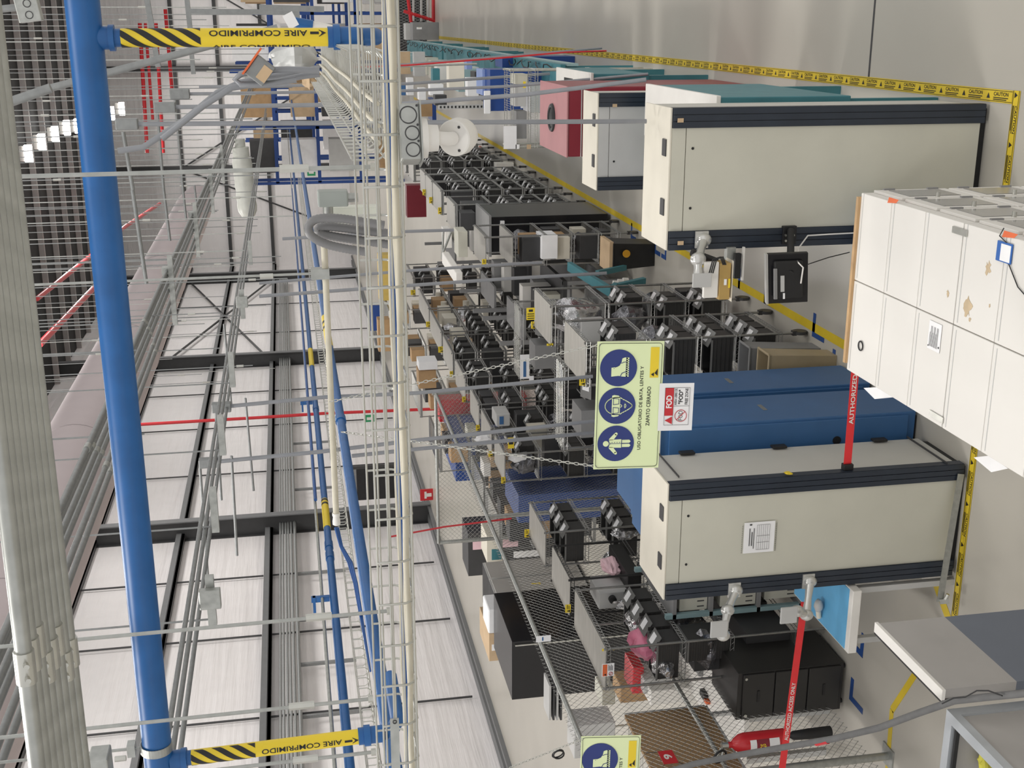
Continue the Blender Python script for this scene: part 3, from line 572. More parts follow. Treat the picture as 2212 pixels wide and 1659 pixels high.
# ---------------------------------------------------------------- tall machine cabinets with navy corner profiles
def ribbed(mb, x0, x1, y, z0, z1, n=3):
    mb.box(x0, y, z0, x1, y + .06, z1); w = (x1 - x0) / n
    for i in range(n): mb.box(x0 + w * i + w * .06, y - .008, z0, x0 + w * (i + 1) - w * .06, y, z1)
    return mb
def tall_cabinet(label, xr, w, yf, dep, zt, fm, prof, marks, front_only=False):
    xl = xr - w; t = thing('machine_cabinet', label, 'cabinet', ((xl + xr) / 2, yf + dep / 2, 0))
    MB().box(xl + .01, yf + .01, .06, xr - .01, yf + dep, zt).build('body', sideg, t, False, .006)
    MB().box(xl, yf - .004, zt - .002, xr, yf + dep, zt + .012).build('roof_panel', beiget, t, False, .004)
    MB().box(xl + prof, yf - .004, zt - .085, xr - prof, yf + .01, zt - .002).build('top_rail', fm, t)
    MB().box(xl + prof, yf - .006, .05, xr - prof, yf + .01, zt - .09).build('front_panel', fm, t)
    for a, b in ((xl, xl + prof), (xr - prof, xr)): ribbed(MB(), a, b, yf - .012, .03, zt - .004).build('corner_profile', navy, t)
    MB().box(xl + .03, yf + .02, 0, xr - .03, yf + dep - .02, .06).build('plinth', blk, t)
    mb = MB()
    for fx in (.3, .72):
        x = xl + w * fx; MB().box(x - .05, yf + .045, zt + .011, x + .05, yf + .115, zt + .02).build('vent_grille', greyd, t, False, .004)
        mb.cyl((x - .0, yf - .005, zt - .13), (x - .0, yf - .009, zt - .13), .008)
    mb.build('screw', blk, t)
    MB().box(xr - .012, yf + .05, zt - .0, xr - .004, yf + .055, zt + .004).build('seam', greyd, t)
    return t
cR = tall_cabinet('big beige cabinet with navy ribbed corner profiles behind the white glass-door lockers', -.48, .83, 6.745, .5, 2.0, beige, .115, 0)
cL = tall_cabinet('big beige cabinet with document taped in front and red belt on its side', -2.72, .785, 6.53, .52, 2.0, beige, .11, 0)
c3 = tall_cabinet('third navy-edged cabinet, partly hidden, just in front of the maroon cabinet', -.535, .75, 9.19, .45, 1.8, greyl, .105, 0)
# white and tape bits on the profiles
for x, y, lab in ((1470, 260, 'square of cream masking tape high on the navy profile of the cabinet behind the lockers'), (1470, 525, 'cream tape scrap on the navy profile above the silver arm'), (1328, 228, 'cream tape square on the front of the third navy-edged cabinet')):
    p = PY(x, y, 6.72 if x > 1400 else 9.17); boxthing('tape_scrap', lab, 'tape', cardl, (p.x - .012, p.y - .003, p.z - .018, p.x + .012, p.y, p.z + .018), None, 0)
# document on the left cabinet
p = PY(1642, 1160, 6.518); t = thing('document_sheet', 'printed document in a clear sleeve taped on the beige cabinet front', 'document', p)
MB().box(p.x - .105, 6.516, p.z - .095, p.x + .105, 6.518, p.z + .11).build('sheet', paper, t); f = Face((p.x - .105, 6.515, p.z + .11), (1, 0, 0), (0, 0, -1)); mb = MB()
f.rect(mb, .05, .035, .17, .040); f.rect(mb, .05, .05, .145, .056); f.rect(mb, .03, .064, .17, .068); f.rect(mb, .19, .035, .2, .05)
for k in range(7): f.rect(mb, .02, .085 + k * .014, .19, .0862 + k * .014)
for a in (.02, .07, .115, .19): f.rect(mb, a, .085, a + .0012, .17)
for k in range(26): f.rect(mb, .006 + .0075 * k, -.014 + .003 * (k % 2), .009 + .0075 * k, -.008)
for k in range(26): f.rect(mb, .006 + .0075 * k, .21 + .003 * (k % 2), .009 + .0075 * k, .217)
mb.build('lettering', greyd, t)
# latches and foot on the side of the left cabinet
for z in (1.72, 1.08, .36): MB().box(-2.722, 7.0, z - .05, -2.706, 7.055, z + .05).build('latch', blk, cL, False, .004)
MB().box(-2.722, 6.62, 1.905, -2.709, 7.05, 1.909).box(-2.722, 6.53, .14, -2.709, 7.05, .145).build('seam', greyd, cL)
q = PX(1703, 1022, -2.705); single('warning_sticker', 'crumpled yellow sticker on the side of the cabinet above the belt socket', 'sticker', MB().lump(q, .004, .03, .022, .3, 3, 6, 8), yel)
fb = thing('outrigger_bracket', 'flat aluminium outrigger bar with levelling foot at the base of the beige cabinet', 'bracket', PY(2050, 1200, 6.46))
a, b = PY(2076, 1024, 6.50), PY(2030, 1300, 6.36); MB().bar(a, b, .004, .045, (0, 0, 1)).build('bar', galv, fb); MB().bar(b, b + Vector((.01, -.02, -.05)), .03, .04).cyl(b + Vector((.0, -.01, -.02)), b + Vector((.06, -.02, -.04)), .012).build('foot', chrome, fb)
MB().box(-3.62, 6.62, .0, -3.52, 6.72, .12).build('foot_bracket', white, fb)
# monitor arms on both cabinets
def arm_chain(name, label, pts, r, m, ends):
    t = thing(name, label, 'bracket', pts[0])
    for i, (a, b) in enumerate(zip(pts, pts[1:])): MB().tube([a, a.lerp(b, .5), b], r, 12, True, [r * 1.15, r * .85, r * 1.15]).build('segment', m, t, True)
    for p in pts[1:-1] + [pts[0]]: MB().lump(p, r * 1.5, r * 1.5, r * 1.7, .0, 0, 8, 14).build('joint', m, t, True)
    e = pts[-1]
    if ends: MB().box(e.x - .055, e.y - .05, e.z - .055, e.x + .055, e.y - .035, e.z + .055).build('mount_plate', greyl, t, False, .004)
    b = pts[0]; MB().box(b.x - .05, b.y, b.z - .03, b.x + .05, b.y + .015, b.z + .05).build('base_plate', silver, t); return t
arm_chain('monitor_mount', 'silver jointed arm with empty plate high on the left cabinet beside the racks', [PY(1590, 1275, 6.50), PY(1572, 1318, 6.40), PY(1562, 1372, 6.32), PY(1548, 1352, 6.30)], .026, silver, 1)
arm_chain('monitor_mount', 'silver jointed arm with empty plate low on the left cabinet over the blue mat', [PY(1750, 1256, 6.50), PY(1742, 1328, 6.36), PY(1722, 1320, 6.32), PY(1698, 1322, 6.28)], .026, silver, 1)
arm_chain('monitor_mount', 'silver arm on the big cabinet holding the gold electronics module', [PY(1520, 518, 6.70), PY(1508, 560, 6.55), PY(1508, 598, 6.52)], .028, silver, 0)
p = PY(1545, 615, 6.5); gm = thing('electronics_module', 'gold and white electronics module with cables hanging on the silver arm', 'electronics module', p)
P5 = lambda x, y, d=0: PY(x, y, 6.5 + d)
def pxb(mb, x0, y0, x1, y1, Y, d): a, b = PY(x0, y1, Y), PY(x1, y0, Y); return mb.box(a.x, Y, b.z, b.x, Y + d, a.z)
pxb(MB(), 1496, 590, 1538, 622, 6.46, .012).build('mount_plate', greyl, gm, False, .003); pxb(MB(), 1520, 566, 1553, 644, 6.50, .03).build('board', white, gm)
pxb(MB(), 1552, 568, 1580, 648, 6.50, .10).build('body', gold, gm, False, .004); pxb(MB(), 1580, 564, 1585, 652, 6.49, .12).build('flange', beiget, gm)
pxb(MB(), 1573, 602, 1578, 622, 6.495, .004).build('sticker', yel, gm); pxb(MB(), 1564, 603, 1570, 616, 6.495, .004).build('sticker', paper, gm)
for i in range(3): single('cable', f'dark looping cable at the gold electronics module, {ORD[i]} from the roof side', 'cable', MB().tube([P5(1532 + i * 4, 590), P5(1540 + i * 4, 560), P5(1556 + 3 * i, 555), P5(1562 + i * 3, 572)], .004, 8), blk, 'cables of the gold electronics module', True)
t = thing('keyboard_tray', 'black bracket with white folded edge beside the gold electronics module', 'bracket', P5(1598, 570, .2))
pxb(MB(), 1586, 548, 1602, 602, 6.66, .03).build('plate', blk, t); pxb(MB(), 1602, 534, 1610, 606, 6.66, .02).build('edge', white, t); pxb(MB(), 1570, 534, 1590, 562, 6.7, .05).build('clamp', galv, t)
single('support_tube', 'short black tube behind the silver arm on the big cabinet', 'tube', MB().tube([P5(1494, 545, .1), P5(1548, 565, .1)], .022, 14), blk, None, True)
mo = thing('monitor', 'black monitor seen from behind on a short black arm of the big cabinet', 'monitor', PY(1700, 600, 6.45))
cx = PY(1700, 600, 6.48); rx, dz_, ny = (PY(1700, 545, 6.40) - PY(1700, 655, 6.50)).normalized(), (PY(1745, 598, 6.48) - PY(1655, 602, 6.48)).normalized(), None
ny = rx.cross(dz_).normalized()
hw, hh = (PY(1700, 545, 6.4) - PY(1700, 652, 6.5)).length / 2, (PY(1743, 598, 6.48) - PY(1654, 602, 6.48)).length / 2
MB().obox(cx, rx * hw, dz_ * hh, ny * .012).build('shell', blkg, mo, False, .006)
sg = -1 if ny.y > 0 else 1
MB().obox(cx - dz_ * hh, rx * hw, dz_ * .006, ny * .016).build('bezel', silver, mo); MB().obox(cx + ny * sg * .02, rx * hw * .75, dz_ * hh * .7, ny * .012).build('back_hump', blk, mo, False, .01)
MB().obox(cx + ny * sg * .034 - dz_ * hh * .32 + rx * (-.02), rx * .055, dz_ * .012, ny * .001).build('label', greyl, mo); MB().obox(cx + ny * sg * .034 - dz_ * hh * .25 + rx * (-.105), rx * .02, dz_ * .006, ny * .001).build('label', paper, mo)
MB().obox(cx + ny * sg * .034 - dz_ * hh * .66 - rx * .02, rx * hw * .62, dz_ * .012, ny * .004).build('stand_slot', greym, mo, False, .004)
MB().tube([PY(1708, 498, 6.70), PY(1708, 540, 6.56), PY(1706, 590, 6.44)], .022, 12).build('arm', blk, mo, True); pxb(MB(), 1690, 488, 1722, 528, 6.71, .03).build('clamp', blk, mo, False, .003)
mb = MB()
for x, y in ((1697, 508), (1714, 508), (1697, 520)): q = PY(x, y, 6.71); mb.cyl(q, q + Vector((0, -.006, 0)), .007)
mb.build('bolt_stud', chrome, mo)
single('cable', 'white cable curving along the navy profile down to the monitor', 'cable', MB().tube([PY(1850, 503, 6.71), PY(1790, 506, 6.71), PY(1745, 509, 6.70), PY(1725, 536, 6.6), PY(1722, 565, 6.42), PY(1735, 578, 6.40), PY(1730, 612, 6.42)], .0045, 8), white, None, True)
single('cable', 'black cable running from the monitor to the blue mat', 'cable', MB().tube([PY(1742, 572, 6.44), PY(1790, 556, 6.5), PY(1835, 545, 6.55)], .003, 6), blk, None, True)
# bench with the blue mat and grey device behind the lockers
bt = thing('work_bench', 'bench top with blue mat between the big cabinet and the white lockers', 'bench', PZ(1830, 600, .7))
q0, q1 = PZ(1785, 525, .72), PZ(1830, 640, .72); MB().box(-1.42, 6.30, .68, -1.0, 6.72, .72).build('top', tealp, bt); MB().box(-1.44, 6.28, .72, -1.0, 6.66, .725).build('mat', mat('mat_bright', (.04, .25, .72), .6), bt)
for x, y in ((-1.4, 6.32), (-1.04, 6.32), (-1.4, 6.68), (-1.04, 6.68)): MB().box(x - .02, y - .02, 0, x + .02, y + .02, .68).build('leg', greym, bt)
dv = thing('test_fixture', 'grey slotted test fixture lying on the bright blue mat', 'fixture', (-1.2, 6.45, .725)); MB().box(-1.38, 6.32, .726, -1.02, 6.60, .80).build('body', mat('fixture_grey', (.27, .29, .33), .5), dv, False, .006)
for i, (y0, w) in enumerate(((6.36, .02), (6.42, .035), (6.50, .02))): MB().box(-1.34, y0, .80, -1.06 - .05 * i, y0 + w, .803).build('slot', blk, dv)
single('cable_reel', 'black coiled cable lying beside the grey test fixture', 'cable', MB().torus((-1.02, 6.56, .76), (.2, .3, 1), .05, .016).torus((-1.03, 6.57, .78), (.1, .5, 1), .045, .014), blk, None, True)
single('tool_strap', 'cream leather strap lying on the bright blue mat edge', 'strap', MB().bar((-1.43, 6.44, .732), (-1.36, 6.36, .75), .05, .006), cardl)
# ---------------------------------------------------------------- white lockers with glass doors, seen from above
LZ = 1.8; LX0, LX1, LXm = -1.485, -.69, -1.08; LY1 = 4.74; pitch = .272
seams = [4.74, 4.47, 4.20, 3.93, 3.66, 3.40, 3.13, 2.86]
grp = 'white lockers with glass doors'
mk = mat('stain', (.55, .43, .28), .7, 0, .15, 10)
lockw = mat('locker_white', (.74, .72, .68), .42, 0, .03, 3)
for r in range(7):
    y1, y0 = seams[r] - (.004 if r == 3 else .0015), seams[r + 1] + .0015
    for c, (xa, xb) in enumerate(((LXm + .002, LX1), (LX0, LXm - .002))):
        t = thing('locker', f'white steel locker, {ORD[r]} from the far end in the ' + ('column with glass doors' if c == 0 else 'column with the paper flags'), 'locker', ((xa + xb) / 2, (y0 + y1) / 2, 0), grp)
        MB().box(xa, y0, 0, xb - (.012 if c == 0 else 0), y1, LZ).build('body', lockw, t, False, .003)
        MB().box(xa + .012, y1 - .026, LZ, xb - .012, y1 - .022, LZ + .001).build('fold_seam', greyl, t)
        if c == 0:
            for k in range(5):
                z1 = LZ - .05 - k * .345; z0 = z1 - .33
                d = MB().box(xb - .012, y0 + .01, z0, xb, y1 - .01, z1).build('door', lockw, t, False, .003)
                MB().box(xb - .001, y0 + .045, z0 + .05, xb + .002, y1 - .045, z1 - .05).build('window', glassm, d)
                MB().cyl((xb, y0 + .025, (z0 + z1) / 2), (xb + .02, y0 + .025, (z0 + z1) / 2), .009, n=12).build('knob', chrome, d, True)
                MB().box(xb, y1 - .025, z0 + .04, xb + .006, y1 - .012, z0 + .09).box(xb, y1 - .025, z1 - .09, xb + .006, y1 - .012, z1 - .04).build('hinge_edge', greym, d)
single('wood_strip', 'narrow wooden batten lying along the far top edge of the white lockers', 'batten', MB().box(LX0 + .03, LY1 - .002, LZ - .02, LX1 - .03, LY1 + .018, LZ + .012), wood)
q = PZ(2020, 727, LZ); t = thing('notice_sheet', 'white printed notice taped on top of the white lockers', 'notice', q); MB().box(q.x - .055, q.y - .045, LZ + .002, q.x + .055, q.y + .045, LZ + .0032).build('sheet', paper, t)
f = Face((q.x - .055, q.y + .045, LZ + .0034), (1, 0, 0), (0, -1, 0)); mb = MB()
for k in range(9): f.rect(mb, .012, .014 + k * .007, .012 + (.08 if k % 3 else .055), .0152 + k * .007)
f.disc(mb, .012, .008, .003); f.disc(mb, .02, .083, .004); mb.build('lettering', greyd, t)
q = PZ(1861, 747, LZ); single('rubber_ring', 'small black rubber ring lying on the far end of the white lockers', 'ring', MB().torus((q.x, q.y, LZ + .005), (0, 0, 1), .02, .003), blk, None, True)
q = PZ(2172, 545, LZ); t = thing('badge_holder', 'blue badge holder with white card and black cord on the white lockers', 'badge', q); MB().box(q.x - .035, q.y - .045, LZ + .002, q.x + .035, q.y + .045, LZ + .007).build('holder', mat('badge_blue', (.02, .12, .42), .4), t, False, .004); MB().box(q.x - .03, q.y - .04, LZ + .007, q.x + .028, q.y + .018, LZ + .008).build('card', paper, t)
MB().tube([(q.x + .03, q.y - .02, LZ + .005), (q.x + .05, q.y + .04, LZ + .004), (q.x + .08, q.y + .02, LZ + .004)], .002, 6).tube([(q.x - .03, q.y - .03, LZ + .005), (q.x - .1, q.y - .1, LZ + .004), (q.x - .14, q.y - .2, LZ + .004)], .002, 6).build('cord', blk, t)
for i, (x, y, s, sd2) in enumerate(((2090, 662, .03, 1), (2048, 634, .012, 2), (2135, 580, .02, 3), (2095, 690, .008, 4), (2138, 660, .006, 5))):
    q = PZ(x, y, LZ); rr = random.Random(i); mb = MB(); n = 18
    mb.poly([(q.x + s * (1 + .5 * rr.uniform(-1, 1)) * math.cos(2 * math.pi * k / n), q.y + s * .8 * (1 + .5 * rr.uniform(-1, 1)) * math.sin(2 * math.pi * k / n), LZ + .0005) for k in range(n)], (0, 0, .0006))
    single('rust_stain', f'brown dried stain on top of the white lockers, {ORD[i]} by size', 'stain', mb, mk)
for i, (x, y) in enumerate(((2075, 500), (2024, 900))):
    q = PZ(x, y, LZ); single('joining_plate', 'zinc joining plate bridging the gap on the white lockers ' + ('near the glass doors' if i == 0 else 'near the paper flags'), 'plate', MB().box(q.x - .012, q.y - .05, LZ + .002, q.x + .012, q.y + .05, LZ + .005), chrome)
for i, (pp, lab) in enumerate((([(1866, 838), (1890, 862), (1932, 858), (1900, 836)], 'white paper flag sticking out beyond the far end of the lockers'), ([(2104, 988), (2142, 1020), (2178, 1012), (2140, 984)], 'white paper flag sticking out over the caution tape from the lockers'))):
    z = 1.62; P = [PZ(x, y, z) for x, y in pp]; single('paper_flag', lab, 'paper', MB().poly(P, (0, 0, .0015)), paper)
for i, (x, y) in enumerate(((1932, 432), (2185, 508))):
    q = PZ(x, y, LZ); single('orange_sticker', 'orange sticker folded over the door edge of the lockers ' + ('near their far end' if i == 0 else 'next to the blue badge'), 'sticker', MB().poly([(LX1 - .02, q.y + .05, LZ + .002), (LX1 + .004, q.y + .04, LZ + .002), (LX1 + .004, q.y - .04, LZ + .002), (LX1 - .012, q.y - .02, LZ + .002)], (0, 0, .001)), orange)
# ---------------------------------------------------------------- blue lockers behind the left cabinet
def blue_locker(label, y0, y1, z1, nm):
    t = thing('blue_cabinet', label, 'cabinet', (-2.9, (y0 + y1) / 2, 0)); x1, x0 = -2.58, -3.5
    MB().box(x0, y0, .02, x1, y1, z1).build('body', blueC, t, False, .006)
    MB().box(x0 + .02, y0 - .016, .08, x1 - .02, y0, z1 - .06).build('door', blueC, t, False, .004)
    MB().box(x0 - .005, y0 - .02, z1, x1 + .005, y0 + .05, z1 + .025).build('top_rim', white if nm else blueC, t); MB().box(x0, y0 + .05, z1, x1, y1, z1 + .01).build('top', blueC, t)
    MB().box(x1 - .002, (y0 + y1) / 2 - .06, 1.02, x1 + .003, (y0 + y1) / 2 + .06, 1.05).build('name_plate', galvd, t); MB().box(x0 + .04, y0 + .02, 0, x1 - .04, y1 - .02, .02).build('base', blk, t)
    return t
t = blue_locker('blue steel cabinet standing directly behind the beige cabinet with the belt', 7.18, 7.72, 1.86, 1); MB().cyl((-2.75, 7.165, .60), (-2.75, 7.16, .60), .03).build('cable_hole', blk, t)
blue_locker('second blue steel cabinet between the first blue one and the waste bins', 7.86, 8.35, 1.80, 0)
# ---------------------------------------------------------------- barrier belts
def belt(label, a, b, w, text, t0, t1):
    t = thing('barrier_belt', label, 'barrier belt', (a + b) / 2); d = (b - a).normalized(); up = Vector((0, 0, 1)); up = (up - d * up.dot(d)).normalized()
    MB().obox((a + b) / 2, (b - a) / 2, up * (w / 2), d.cross(up) * .0006).build('webbing', redb, t)
    L = (b - a).length; n = Vector((0, -.002, 0)); mb = MB(); add_text(mb, text, a + d * (L * t0) - up * w * .28 + n, d, up, L * (t1 - t0), w * .56, .02, .0015); mb.build('lettering', white, t); return t
a, b = PX(1830, 1008, -2.70), PZ(1852, 745, .86); b = PY(1852, 745, 6.45)
t = belt('red retractable belt with white access lettering stretched from the cabinet side', a, b, .052, 'AUTHORIZED ACCESS ONLY', .36, .36 + .85 * 1.0)
MB().box(a.x - .02, a.y - .02, a.z - .035, a.x + .02, a.y + .025, a.z + .03).build('socket', blk, t, False, .004)
a, b = PY(1684, 1700, 6.4), PY(1738, 1300, 6.46); t = belt('red retractable belt with white access lettering in front of the black drawer cabinet', a, b, .048, 'AUTHORIZED ACCESS ONLY', .26, .575)
# ---------------------------------------------------------------- hanging safety signs
def boot(f, a, b, s, m1, m2, t):
    P = lambda pts: [(a + x * s, b + y * s) for x, y in pts]; mb = MB()
    f.polyg(mb, P([(-.50, -.42), (.02, -.42), (.06, -.10), (.14, .05), (.34, .16), (.56, .20), (.62, .34), (.62, .42), (-.52, .42), (-.50, .2), (-.46, 0)]), .002)
    x = -.52
    while x < .62: f.rect(mb, a + x * s, b + .45 * s, a + (x + .09) * s, b + .60 * s, .002); x += .13
    f.rect(mb, a - .52 * s, b + .45 * s, a + .62 * s, b + .52 * s, .002); mb.build('pictogram', m1, t)
    mb = MB(); f.line(mb, P([(-.5, .1), (-.3, .2), (-.22, .42)]), .018 * s * 2, .0032); f.line(mb, P([(.28, .14), (.34, .28), (.36, .42)]), .03 * s, .0032)
    for k in range(5): f.disc(mb, a + (-.02 + .07 * k) * s, b + (-.28 + .09 * k) * s, .02 * s, .0032, 10)
    mb.build('pictogram_line', m2, t)
def face_icon(f, a, b, s, m1, m2, t):
    P = lambda pts: [(a + x * s, b + y * s) for x, y in pts]; mb = MB()
    out = [(.52 * math.sin(q) * (1 if math.cos(q) > -.2 else .9), -.72 * math.cos(q) if math.cos(q) > 0 else -.88 * math.cos(q)) for q in [2 * math.pi * i / 36 for i in range(36)]]
    out = [(x * (1 - max(0, y - .2) * .65), y) for x, y in out]; f.line(mb, P(out), .05 * s, .002, True)
    f.polyg(mb, P([(-.62, -.32), (.62, -.32), (.66, -.2), (.62, .06), (.5, .16), (-.5, .16), (-.62, .06), (-.66, -.2)]), .002); f.line(mb, P([(-.08, .2), (0, .28), (.08, .2)]), .04 * s, .002); f.line(mb, P([(-.14, .46), (0, .42), (.14, .46), (0, .52), (-.14, .46)]), .035 * s, .002)
    mb.build('pictogram', m1, t); mb = MB()
    for q in (-1, 1): f.line(mb, P([(q * .08, -.24), (q * .46, -.24), (q * .42, .08), (q * .12, .08)]), .03 * s, .0032, True)
    f.line(mb, P([(-.52, .16), (-.52, -.3)]), .02 * s, .0032); mb.build('pictogram_line', m2, t)
def coat(f, a, b, s, m1, m2, t):
    P = lambda pts: [(a + x * s, b + y * s) for x, y in pts]; mb = MB(); f.disc(mb, a, b - .60 * s, .17 * s, .002)
    f.polyg(mb, P([(-.24, -.40), (.24, -.40), (.26, .32), (-.26, .32)]), .002)
    for q in (-1, 1):
        f.polyg(mb, P([(q * .20, -.42), (q * .30, -.40), (q * .62, -.10), (q * .52, .06), (q * .22, -.16)]), .002); f.disc(mb, a + q * .59 * s, b + .0 * s, .085 * s, .002, 14)
        f.polyg(mb, P([(q * .03, .36), (q * .22, .36), (q * .22, .80), (q * .12, .88), (q * .03, .80)]), .002)
    mb.build('pictogram', m1, t); mb = MB(); f.line(mb, P([(0, -.38), (0, .34)]), .02 * s, .0032); f.line(mb, P([(-.1, -.42), (0, -.33), (.1, -.42)]), .02 * s, .0032); f.line(mb, P([(-.25, .34), (.25, .34)]), .02 * s, .0032)
    for k in range(4): f.rect(mb, a + .05 * s, b + (-.25 + .15 * k) * s, a + .10 * s, b + (-.22 + .15 * k) * s, .0032)
    mb.build('pictogram_line', m2, t)
def chain_mesh(a, b):
    mb = MB(); d = (b - a).normalized(); L = (b - a).length; u, w = basis(d); n = int(L / .017)
    for i in range(n):
        c = a + d * (L * (i + .5) / n); x, y = (u, w) if i % 2 else (w, u); pts = [c + d * (.0105 * math.cos(q)) + x * (.0052 * math.sin(q)) for q in [2 * math.pi * k / 8 for k in range(9)]]; mb.tube(pts, .0016, 5, False)
    return mb
def safety_sign(label, o, r, d, w, h, tops, fod):
    f = Face(o, r, d); t = thing('safety_sign', label, 'sign', f.p(w / 2, h / 2))
    f.rect(MB(), 0, 0, w, h, -.003, .003).build('panel', mint, t)
    mb = MB(); e = .007; c = .012; arc = []
    for cx, cy, q0 in ((w - e - c, e + c, -90), (w - e - c, h - e - c, 0), (e + c, h - e - c, 90), (e + c, e + c, 180)):
        for k in range(5): q = math.radians(q0 + k * 22.5); arc.append((cx + c * math.cos(q), cy + c * math.sin(q)))
    f.line(mb, arc, .0016, .001, True); mb.build('border', blk, t)
    R = w * .142; cs = [(w * .205, h * .325), (w * .503, h * .325), (w * .798, h * .325)]; mb = MB()
    for cx, cy in cs: mb = MB(); f.disc(mb, cx, cy, R, .001).build('roundel', navyi, t)
    coat(f, cs[0][0], cs[0][1], R * .92, mint, navyi, t); face_icon(f, cs[1][0], cs[1][1], R * .92, mint, navyi, t); boot(f, cs[2][0], cs[2][1], R * .92, mint, navyi, t)
    mb = MB(); f.text(mb, 'USO OBLIGATORIO DE BATA, LENTES Y', w * .15, h * .655, w * .66, h * .058, .012); f.text(mb, 'ZAPATO CERRADO', w * .34, h * .77, w * .31, h * .058, .012); mb.build('lettering', blk, t)
    f.rect(MB(), w * .72, h * .80, w * .955, h * .93, .001).build('esd_label', yel, t); mb = MB(); f.text(mb, 'ESD protected', w * .80, h * .815, w * .14, h * .04); f.text(mb, 'area', w * .86, h * .875, w * .04, h * .03)
    f.polyg(mb, [(w * .73, h * .86), (w * .745, h * .815), (w * .76, h * .86)], .0022); f.polyg(mb, [(w * .735, h * .915), (w * .755, h * .87), (w * .79, h * .915)], .0022); mb.build('lettering', blk, t)
    for i, (k, top) in enumerate(zip((.012, w - .012), tops)): chain_mesh(f.p(k, .01, 0), top).build('chain', chrome, t)
    if fod:
        f2 = Face(f.p(w * .30, h * .955, .003), f.r, f.d); W2, H2 = w * .375, h * .53; n = thing('fod_notice', 'small laminated white and red debris notice taped under the hanging sign', 'notice', f2.p(W2 / 2, H2 / 2))
        f2.rect(MB(), 0, 0, W2, H2, 0, .001).build('sheet', paper, n); f2.rect(MB(), W2 * .32, H2 * .17, W2 * .905, H2 * .42, .0015).build('header', red, n)
        mb = MB(); f2.text(mb, 'FOD', W2 * .48, H2 * .205, W2 * .27, H2 * .17, .03, .0026); mb.build('lettering', paper, n)
        mb = MB(); f2.line(mb, [(W2 * .12, H2 * .17), (W2 * .905, H2 * .17), (W2 * .905, H2 * .885), (W2 * .12, H2 * .885)], .0008, .0015, True); f2.line(mb, [(W2 * .12, H2 * .42), (W2 * .905, H2 * .42)], .0008, .0015); f2.line(mb, [(W2 * .52, H2 * .42), (W2 * .52, H2 * .885)], .0008, .0015)
        f2.text(mb, 'AREA LIBRE DE', W2 * .54, H2 * .445, W2 * .35, H2 * .075, .012, .0016); f2.text(mb, '"FOD"', W2 * .56, H2 * .56, W2 * .30, H2 * .13, .03, .0016); f2.text(mb, 'FREE ZONE', W2 * .55, H2 * .75, W2 * .34, H2 * .09, .02, .0016); f2.text(mb, 'FOD', W2 * .215, H2 * .585, W2 * .20, H2 * .12, .0, .0016); mb.build('lettering', blk, n)
        mb = MB(); c, dd = W2 * .315, H2 * .65; f2.line(mb, [(c + H2 * .17 * math.cos(q), dd + H2 * .17 * math.sin(q)) for q in [2 * math.pi * i / 28 for i in range(28)]], .0022, .0022, True); f2.line(mb, [(c - H2 * .12, dd - H2 * .12), (c + H2 * .12, dd + H2 * .12)], .0022, .0022); f2.polyg(mb, [(W2 * .14, H2 * .40), (W2 * .22, H2 * .19), (W2 * .30, H2 * .40)], .0022); mb.build('prohibition_mark', red, n)
SY = 4.2; o = PY(1282, 1014, SY); r_ = PY(1291, 738, SY); d_ = PY(1422, 1010, SY)
safety_sign('pale green safety sign with three navy roundels hanging complete on chains', o, (r_ - o), (d_ - o), (r_ - o).length, (d_ - o).length, (PY(738, 933, 4.55), PY(712, 868, 4.55)), True)
o = PY(1247, 1834, 4.75); r_ = PY(1256, 1591, 4.75); d_ = PY(1372, 1829, 4.75)
safety_sign('second pale green safety sign, cut off by the picture edge, with boot roundel', o, (r_ - o), (d_ - o), (r_ - o).length, (d_ - o).length, (PY(700, 1790, 5.0), PY(1100, 1659, 4.76)), False)
# ---------------------------------------------------------------- partitions at the lower corner
PZt = 1.5; a, b = PZ(1892, 1362, PZt), PZ(2032, 1516, PZt)
t = thing('partition_panel', 'grey fabric partition panel with slate lower band and black top edge', 'partition', ((a.x + b.x) / 2, (a.y + b.y) / 2, 0))
x = (a.x + b.x) / 2; MB().box(x, b.y, 1.14, x + .05, a.y, PZt - .012).build('upper_panel', dust, t); MB().box(x, b.y, .04, x + .05, a.y, 1.14).build('lower_panel', slate, t)
MB().box(x - .012, b.y - .01, PZt - .05, x + .002, a.y + .01, PZt + .002).build('top_edge', blk, t); MB().box(x + .0, b.y - .01, PZt - .012, x + .052, a.y + .01, PZt + .004).build('trim', white, t); MB().box(x, b.y, 0, x + .05, a.y, .04).build('foot', greym, t)
MB().box(x - .014, b.y + .13, PZt - .038, x - .011, b.y + .17, PZt - .018).build('sticker', paper, t)
zf = 1.46; c = PZ(2045, 1532, zf); t = thing('framed_booth', 'booth corner with light aluminium frame and grey panels next to the partition', 'booth', (c.x, c.y - .6, 0))
al = mat('aluminium_frame', (.50, .53, .56), .4, .3, .05, 8)
MB().box(c.x - .05, c.y - 1.6, zf - .04, c.x, c.y, zf).box(c.x - 1.2, c.y - .05, zf - .04, c.x - .05, c.y, zf).box(c.x - .05, c.y - .05, 0, c.x, c.y, zf - .04).build('frame', al, t)
MB().box(c.x - .03, c.y - 1.6, .02, c.x - .012, c.y - .05, zf - .04).build('side_panel', dust, t); MB().box(c.x - 1.2, c.y - .035, .02, c.x - .05, c.y - .015, zf - .04).build('end_panel', dust, t)
MB().box(c.x - 1.2, c.y - .075, zf - .03, c.x - .06, c.y - .06, zf - .012).build('groove', blk, t); MB().box(c.x - 1.2, c.y - 1.6, .70, c.x - .05, c.y - .08, .74).build('shelf', greym, t)
